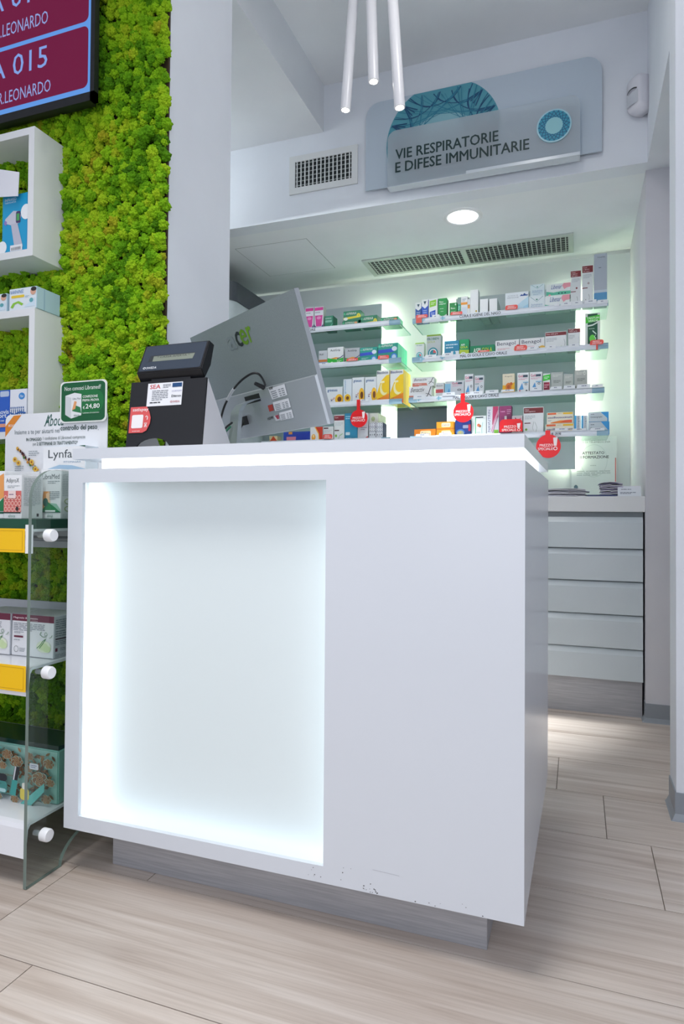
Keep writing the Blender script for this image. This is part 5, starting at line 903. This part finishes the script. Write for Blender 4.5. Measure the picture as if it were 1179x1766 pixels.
# ------------------------------------------------------------------ certificate and papers on the worktop
ce = thing('certificate', 'white training certificate with red bar leaning on the back wall', 'certificate', (.09, 4.29, 1.044))
c0, c1 = -0.0363, 0.2195
P(MB().box((c0, 4.272, 1.0445), (c1, 4.276, 1.4301), mat('e6eeec', .3)), 'sheet', ce)
cz = 1.4301
Face(lambda u, v, k: (c0 + (c1 - c0) * u, 4.272 - k, 1.0445 + (cz - 1.0445) * v)).draw([('ring', .5, .62, .3, .26, 'd3dedb', .96), ('n', .06, .945, .6, .98, 1, 'b0bcb8'), ('t', 'SERVIZI DI TELEMEDICINA', .06, .9, .86, .925, '7a8684'), ('tb', 'ATTESTATO', .24, .72, .73, .765, '39444a'), ('tb', 'DI FORMAZIONE', .14, .655, .83, .70, '39444a'), ('n', .42, .53, .6, .56, 1, 'c0cac8'), ('n', .12, .38, .88, .47, 3, 'b8c4c2'), ('r', .965, .2, .985, .66, 'd06a68'), ('e', .1, .2, .045, .04, '5a7480'), ('n', .05, .08, .32, .15, 3, '9ab0b8')]).build(ce)
def papers(name, label, x0, x1, y, z, n, th, cols, seed):
    o = thing(name, label, 'papers', ((x0 + x1) / 2, y, z)); rnd = random.Random(seed)
    for i in range(n):
        m = MB(); c = cols[i % len(cols)]; dx = rnd.uniform(-.012, .012); N = 8; zz = z + i * th + .0003; vs = []
        for k in range(N + 1):
            u = k / N; b = rnd.uniform(.0, .6) * th + (th * 1.2 * (i / n) * math.sin(u * 3) if n > 4 else 0)
            for yy in (y, y + .2): vs += [(x0 + (x1 - x0) * u + dx, yy + dx, zz + b), (x0 + (x1 - x0) * u + dx, yy + dx, zz + b + th * .55)]
        fs = []
        for k in range(N):
            a = 4 * k; fs += [(a, a + 4, a + 5, a + 1), (a + 1, a + 5, a + 7, a + 3), (a + 2, a + 3, a + 7, a + 6), (a, a + 2, a + 6, a + 4)]
        fs += [(0, 1, 3, 2), (4 * N, 4 * N + 2, 4 * N + 3, 4 * N + 1)]
        m.add(vs, fs, mat(c, .5)); P(m, 'sheet', o)
y_ = 3.40
papers('paper_stack', 'loose stack of white printed sheets on the worktop by the counter edge', -0.1561, 0.0426, y_, 1.0435, 7, .005, ['e2e2ec', 'd4d4e2', 'eeeef4'], 1)
bf = MB().box((0.0426, y_, 1.0435), (0.1773, y_ + .22, 1.051), mat('24346a', .4)).build('blue_folder', bevel=.0015); tag(bf, 'flat dark blue folder under the purple brochure pile', 'folder')
papers('brochure_pile', 'curling pile of white and lilac brochures on the blue folder', 0.1079, 0.2079, y_ + .01, 1.0515, 9, .0062, ['dcdce6', 'c0b8d4', 'e8e8ee', '8a84a8'], 4)
tc = thing('tent_card', 'small white handwritten card standing at the worktop end', 'card', (.24, 3.39, 1.0435))
t0, t1 = (0.1794, 3.3900, 1.0398), (0.2800, 3.3900, 1.0916)
P(MB().prism([(3.386, 1.0435), (3.388, 1.0435), (3.41, t1[2]), (3.408, t1[2])], t0[0], t1[0], mat('dde2ea', .5), 'x'), 'front_leaf', tc)
P(MB().prism([(3.432, 1.0435), (3.434, 1.0435), (3.411, t1[2]), (3.409, t1[2])], t0[0], t1[0], mat('dde2ea', .5), 'x'), 'rear_leaf', tc)
Face(lambda u, v, k: (t0[0] + (t1[0] - t0[0]) * u, 3.386 + .022 * v - k, 1.0435 + (t1[2] - 1.0435) * v)).draw([('n', .15, .6, .85, .75, 1, '6a7488'), ('n', .1, .2, .8, .42, 2, '4a5468')]).build(tc)

# ------------------------------------------------------------------ fascia: sign, air vent, alarm sensor; soffit: grille, downlight
sg = thing('department_sign', 'frosted glass department sign with teal globe print high on the fascia', 'sign', (-.47, 3.25, 2.64))
S0, S1, SZ0, SZ1 = -1.046, .104, 2.642, 3.098
P(MB().prism(rrect(S0, SZ0, S1, SZ1, .075, 8, (0, 0, 1, 1)), 3.246, 3.252, mat('b9c6d2', .25), 'y'), 'back_pane', sg)
gcx, gcz, gr = -0.6431, 2.8472, .29
circ = [(gcx + gr * math.cos(t * math.pi / 36), gcz + gr * math.sin(t * math.pi / 36)) for t in range(72)]
def clipc(pts): return [(x, min(max(z, SZ0 + .012), SZ1 - .001)) for x, z in pts]
F = Face(lambda u, v, k: (u, 3.246 - k, v), step=.00005)
F._c(clipc(circ), mat('4f98a8', .4))
F._c([(gcx + gr * .62 * math.cos(t * math.pi / 20), gcz - .02 + gr * .5 * math.sin(t * math.pi / 20)) for t in range(40)], mat('86b6c0', .4))
F._c([(gcx + gr * .4 * math.cos(t * math.pi / 20), gcz - .02 + gr * .36 * math.sin(t * math.pi / 20)) for t in range(40)], mat('9cc4cc', .4))
def globe_lines(F, cx, cz, r, col, col2, ztop, wd):
    rnd = random.Random(2)
    for i in range(16):
        a = i * math.pi / 8
        for off, rr, c in ((.62, .88, col), (1.05, .97, col), (1.6, .75, col2), (2.1, 1.0, col2)):
            p = []
            for k in range(15):
                t = k / 14; x = (1 - t) ** 2 * math.cos(a) + 2 * t * (1 - t) * .35 * math.cos(a + off / 2) * rr + t * t * math.cos(a + off); z = (1 - t) ** 2 * math.sin(a) + 2 * t * (1 - t) * .35 * math.sin(a + off / 2) * rr + t * t * math.sin(a + off)
                p.append((cx + r * .985 * x, cz + r * .985 * z))
            p = [q for q in p if SZ0 + .015 < q[1] < ztop]
            if len(p) > 2: F.draw([('l', p, wd * rnd.uniform(.5, 1.4), c)])
        for d in range(4):
            b = a + (d - 1.5) * .09; p = [(cx + r * .97 * math.cos(a + .0), cz + r * .97 * math.sin(a)), (cx + r * .72 * math.cos(b), cz + r * .72 * math.sin(b))]
            if all(SZ0 + .015 < q[1] < ztop for q in p): F.draw([('l', p, wd * 1.5, col)])
globe_lines(F, gcx, gcz, gr, '164a72', '2a7a94', SZ1 - .004, .0019)
F.p.build('globe_print', sg).matrix_parent_inverse = Matrix.Translation(-Vector(sg.location))
fx0, fx1, fz0, fz1 = -0.9132, 0.0085, 2.6145, 2.9008
FRO = clear('frosted_pane', 'e6ecef', rough=.34, haze=.3, hazecol='e6edf2')
P(MB().prism(rrect(fx0, fz0, fx1, fz1, .045, 8, (0, 0, 1, 1)), 3.196, 3.202, FRO, 'y'), 'front_pane', sg)
P(MB().box((fx0, 3.190, fz0 - .003), (fx1, 3.246, fz0), mat('c9d1d8', .2)).box((fx0 + .4, 3.187, fz0 - .003), (fx1, 3.190, fz0 + .012), mat('cdd5dc', .2)), 'ledge', sg)
F = Face(lambda u, v, k: (fx0 + (fx1 - fx0) * u, 3.196 - k, fz0 + (fz1 - fz0) * v))
F.draw([('tb', 'VIE RESPIRATORIE', .045, .47, .60, .655, '11302f'), ('tb', 'E DIFESE IMMUNITARIE', .045, .235, .755, .42, '11302f')]).build(sg)
ecx, ecz = -0.1062, 2.7702
lg = MB().prism([(ecx + .078 * math.cos(t * math.pi / 20), ecz + .078 * math.sin(t * math.pi / 20)) for t in range(40)], 3.19, 3.1958, mat('9fc8d4', .35), 'y')
P(lg, 'round_emblem', sg)
F = Face(lambda u, v, k: (ecx + .078 * u, 3.19 - k, ecz + .078 * v), step=.00003)
F.draw([('e', 0, 0, .92, .92, '2f93ae'), ('e', 0, 0, .5, .5, '8cc4cc')])
for i in range(20):
    a = i * math.pi / 10
    F.draw([('l', [(.9 * math.cos(a), .9 * math.sin(a)), (.52 * math.cos(a + .45), .52 * math.sin(a + .45)), (.88 * math.cos(a + .95), .88 * math.sin(a + .95))], .022, '14567a')])
F.p.build('emblem_print', sg).matrix_parent_inverse = Matrix.Translation(-Vector(sg.location))

def grille(name, label, o0, ux, vz, wu, hv, frame, nu, nv, loc, mtl, blade, two=False):
    """o0: lower left corner of the outer frame; ux, vz: unit vectors; the normal points into the room"""
    U, V = Vector(ux), Vector(vz); N = U.cross(V); O = Vector(o0)
    r = thing(name, label, 'air vent', loc)
    pt = lambda u, v, w: O + U * u + V * v + N * w
    def bar(u0, v0, u1, v1, w0, w1, m, nm):
        vs = [pt(u, v, w) for w in (w0, w1) for u, v in ((u0, v0), (u1, v0), (u1, v1), (u0, v1))]
        b = MB().add(vs, [(3, 2, 1, 0), (4, 5, 6, 7), (0, 1, 5, 4), (1, 2, 6, 5), (2, 3, 7, 6), (3, 0, 4, 7)], m); P(b, nm, r)
    f = frame
    bar(0, 0, wu, f, 0, .008, mtl, 'frame_bar'); bar(0, hv - f, wu, hv, 0, .008, mtl, 'frame_bar'); bar(0, f, f, hv - f, 0, .008, mtl, 'frame_bar'); bar(wu - f, f, wu, hv - f, 0, .008, mtl, 'frame_bar')
    bar(f, f, wu - f, hv - f, .0003, .0012, mat('23282a', .7), 'duct_shade_sheet')  # flat dark sheet on the surface, coloured as the shade behind the blades
    for i in range(nu):
        u = f + (wu - 2 * f) * (i + .5) / nu; bar(u - blade / 2, f, u + blade / 2, hv - f, .0035, .0075, mtl, 'blade')
    for i in range(nv):
        v = f + (hv - 2 * f) * (i + .5) / nv; bar(f, v - blade / 2.4, wu - f, v + blade / 2.4, .0013, .0034, mat('9aa29e', .5), 'louver')
    if two: bar(wu / 2 - .012, f, wu / 2 + .012, hv - f, .002, .008, mtl, 'mullion')
v0, v1 = (-1.4928, 3.2700, 2.7014), (-1.0974, 3.2700, 2.9108)
grille('air_vent', 'small white air vent grille on the fascia beside the sign', (v0[0], YFA - .0005, v0[2]), (1, 0, 0), (0, 0, 1), v1[0] - v0[0], v1[2] - v0[2], .034, 14, 6, (v0[0], YFA, v0[2]), mat('d9dcdc', .45), .006)
grille('ceiling_grille', 'long grey ventilation grille in the soffit above the glass shelves', (-1.297, 4.238, ZS - .0005), (1, 0, 0), (0, -1, 0), 1.272, .288, .03, 44, 7, (-.66, 4.1, ZS), mat('b4bcb8', .45), .006, True)
dl = thing('downlight', 'round white recessed downlight glowing in the soffit', 'lamp', (-.588, 3.545, ZS))
N_ = 40; m = MB(); vs = []
for r_, z_ in ((.108, ZS - .001), (.1, ZS - .008), (.082, ZS - .006), (.08, ZS - .001)): vs += [(-.588 + r_ * math.cos(2 * math.pi * k / N_), 3.545 + r_ * math.sin(2 * math.pi * k / N_), z_) for k in range(N_)]
m.add(vs, [(r_ * N_ + k, (r_ + 1) * N_ + k, (r_ + 1) * N_ + (k + 1) % N_, r_ * N_ + (k + 1) % N_) for r_ in range(3) for k in range(N_)], mat('e4e6e8', .4), True); P(m, 'trim_ring', dl)
P(MB().prism([(-.588 + .081 * math.cos(2 * math.pi * k / N_), 3.545 + .081 * math.sin(2 * math.pi * k / N_)) for k in range(N_)], ZS - .004, ZS - .001, mat('fbfdff', .5, 0, 14), 'z'), 'diffuser', dl)
pr = thing('motion_sensor', 'white wall motion sensor in the corner beside the sign', 'sensor', (.25, 3.24, 2.8))
ps0 = Vector((.262, 3.235, 2.862))
Mx = Matrix.Translation(ps0) @ Matrix.Rotation(math.radians(-52), 4, 'Z')
m = MB(); prof = rrect(-.046, -.085, .046, .085, .03, 6); n = len(prof); vs = []
for d, s in ((.03, 1), (-.008, 1), (-.03, .93), (-.04, .78)): vs += [tuple(Mx @ Vector((x * s, d, z * s))) for x, z in prof]
m.add(vs, [tuple(range(n - 1, -1, -1)), tuple(range(3 * n, 4 * n))] + [(r_ * n + k, r_ * n + (k + 1) % n, (r_ + 1) * n + (k + 1) % n, (r_ + 1) * n + k) for r_ in range(3) for k in range(n)], mat('dcdce4', .35), True); P(m, 'housing', pr)
m = MB(); vs = [tuple(Mx @ Vector((x, -.0405 - .006 * (1 - (x / .034) ** 2), z))) for x in [-.034 + .0085 * i for i in range(9)] for z in (-.055, .0)]
m.add(vs, [(2 * i, 2 * i + 2, 2 * i + 3, 2 * i + 1) for i in range(8)], mat('c8ccd4', .25)); P(m, 'lens', pr)
m = MB(); vs = [tuple(Mx @ Vector((x, -.0425 - .006 * (1 - (x / .034) ** 2), .006 + .01 * (1 - (x / .034) ** 2) + z))) for x in [-.03 + .0075 * i for i in range(9)] for z in (-.003, .003)]
m.add(vs, [(2 * i, 2 * i + 2, 2 * i + 3, 2 * i + 1) for i in range(8)], mat('2a2c34', .4)); P(m, 'dark_slot', pr)
# three slim pendants
for bt, tp, lb in (((-0.8759, 2.4500, 2.5676), (-0.8461, 2.4500, 3.0072), 'slim white tube pendant hanging nearest the air vent'), ((-0.7434, 2.4000, 2.6220), (-0.7550, 2.4000, 2.9456), 'slim white tube pendant in the middle, hanging highest'), ((-0.6254, 2.3500, 2.4660), (-0.6548, 2.3500, 2.8816), 'slim white tube pendant hanging in front of the globe print')):
    b_, t_ = Vector(bt), Vector(tp); d = (t_ - b_).normalized(); top = b_ + d * .62
    o = thing('pendant_lamp', lb, 'lamp', bt, 'slim tube pendants over the counter')
    r_ = .0205
    P(MB().tube([b_, top - d * .01, top], [r_, r_, r_ * .6], mat('e8e8ec', .3), 24), 'tube', o)
    vs = []
    P(MB().tube([b_ - d * .0006, b_ + d * .004], [r_ * .74, r_ * .74], mat('fffdf6', .5, 0, 14), 24), 'led_disc', o)
    P(MB().tube([top, top + d * ((3.271 - top.z) / d.z)], .0018, mat('d0d0d4', .5), 6), 'cord', o)
hood = thing('corner_case', 'tall grey rounded case with a dark top, half hidden behind the pillar', 'appliance', (-2.1, 3.8, 1.0435))
hl = rrect(-2.6, 3.55, -2.01, 4.1, .09, 8, (0, 1, 1, 0))
P(MB().prism(hl, 2.28, 2.40, mat('2e343c', .4), 'z'), 'dark_top', hood)
P(MB().prism(rrect(-2.6, 3.56, -2.02, 4.09, .085, 8, (0, 1, 1, 0)), 1.0435, 2.28, mat('a8b2b6', .4), 'z'), 'case', hood)
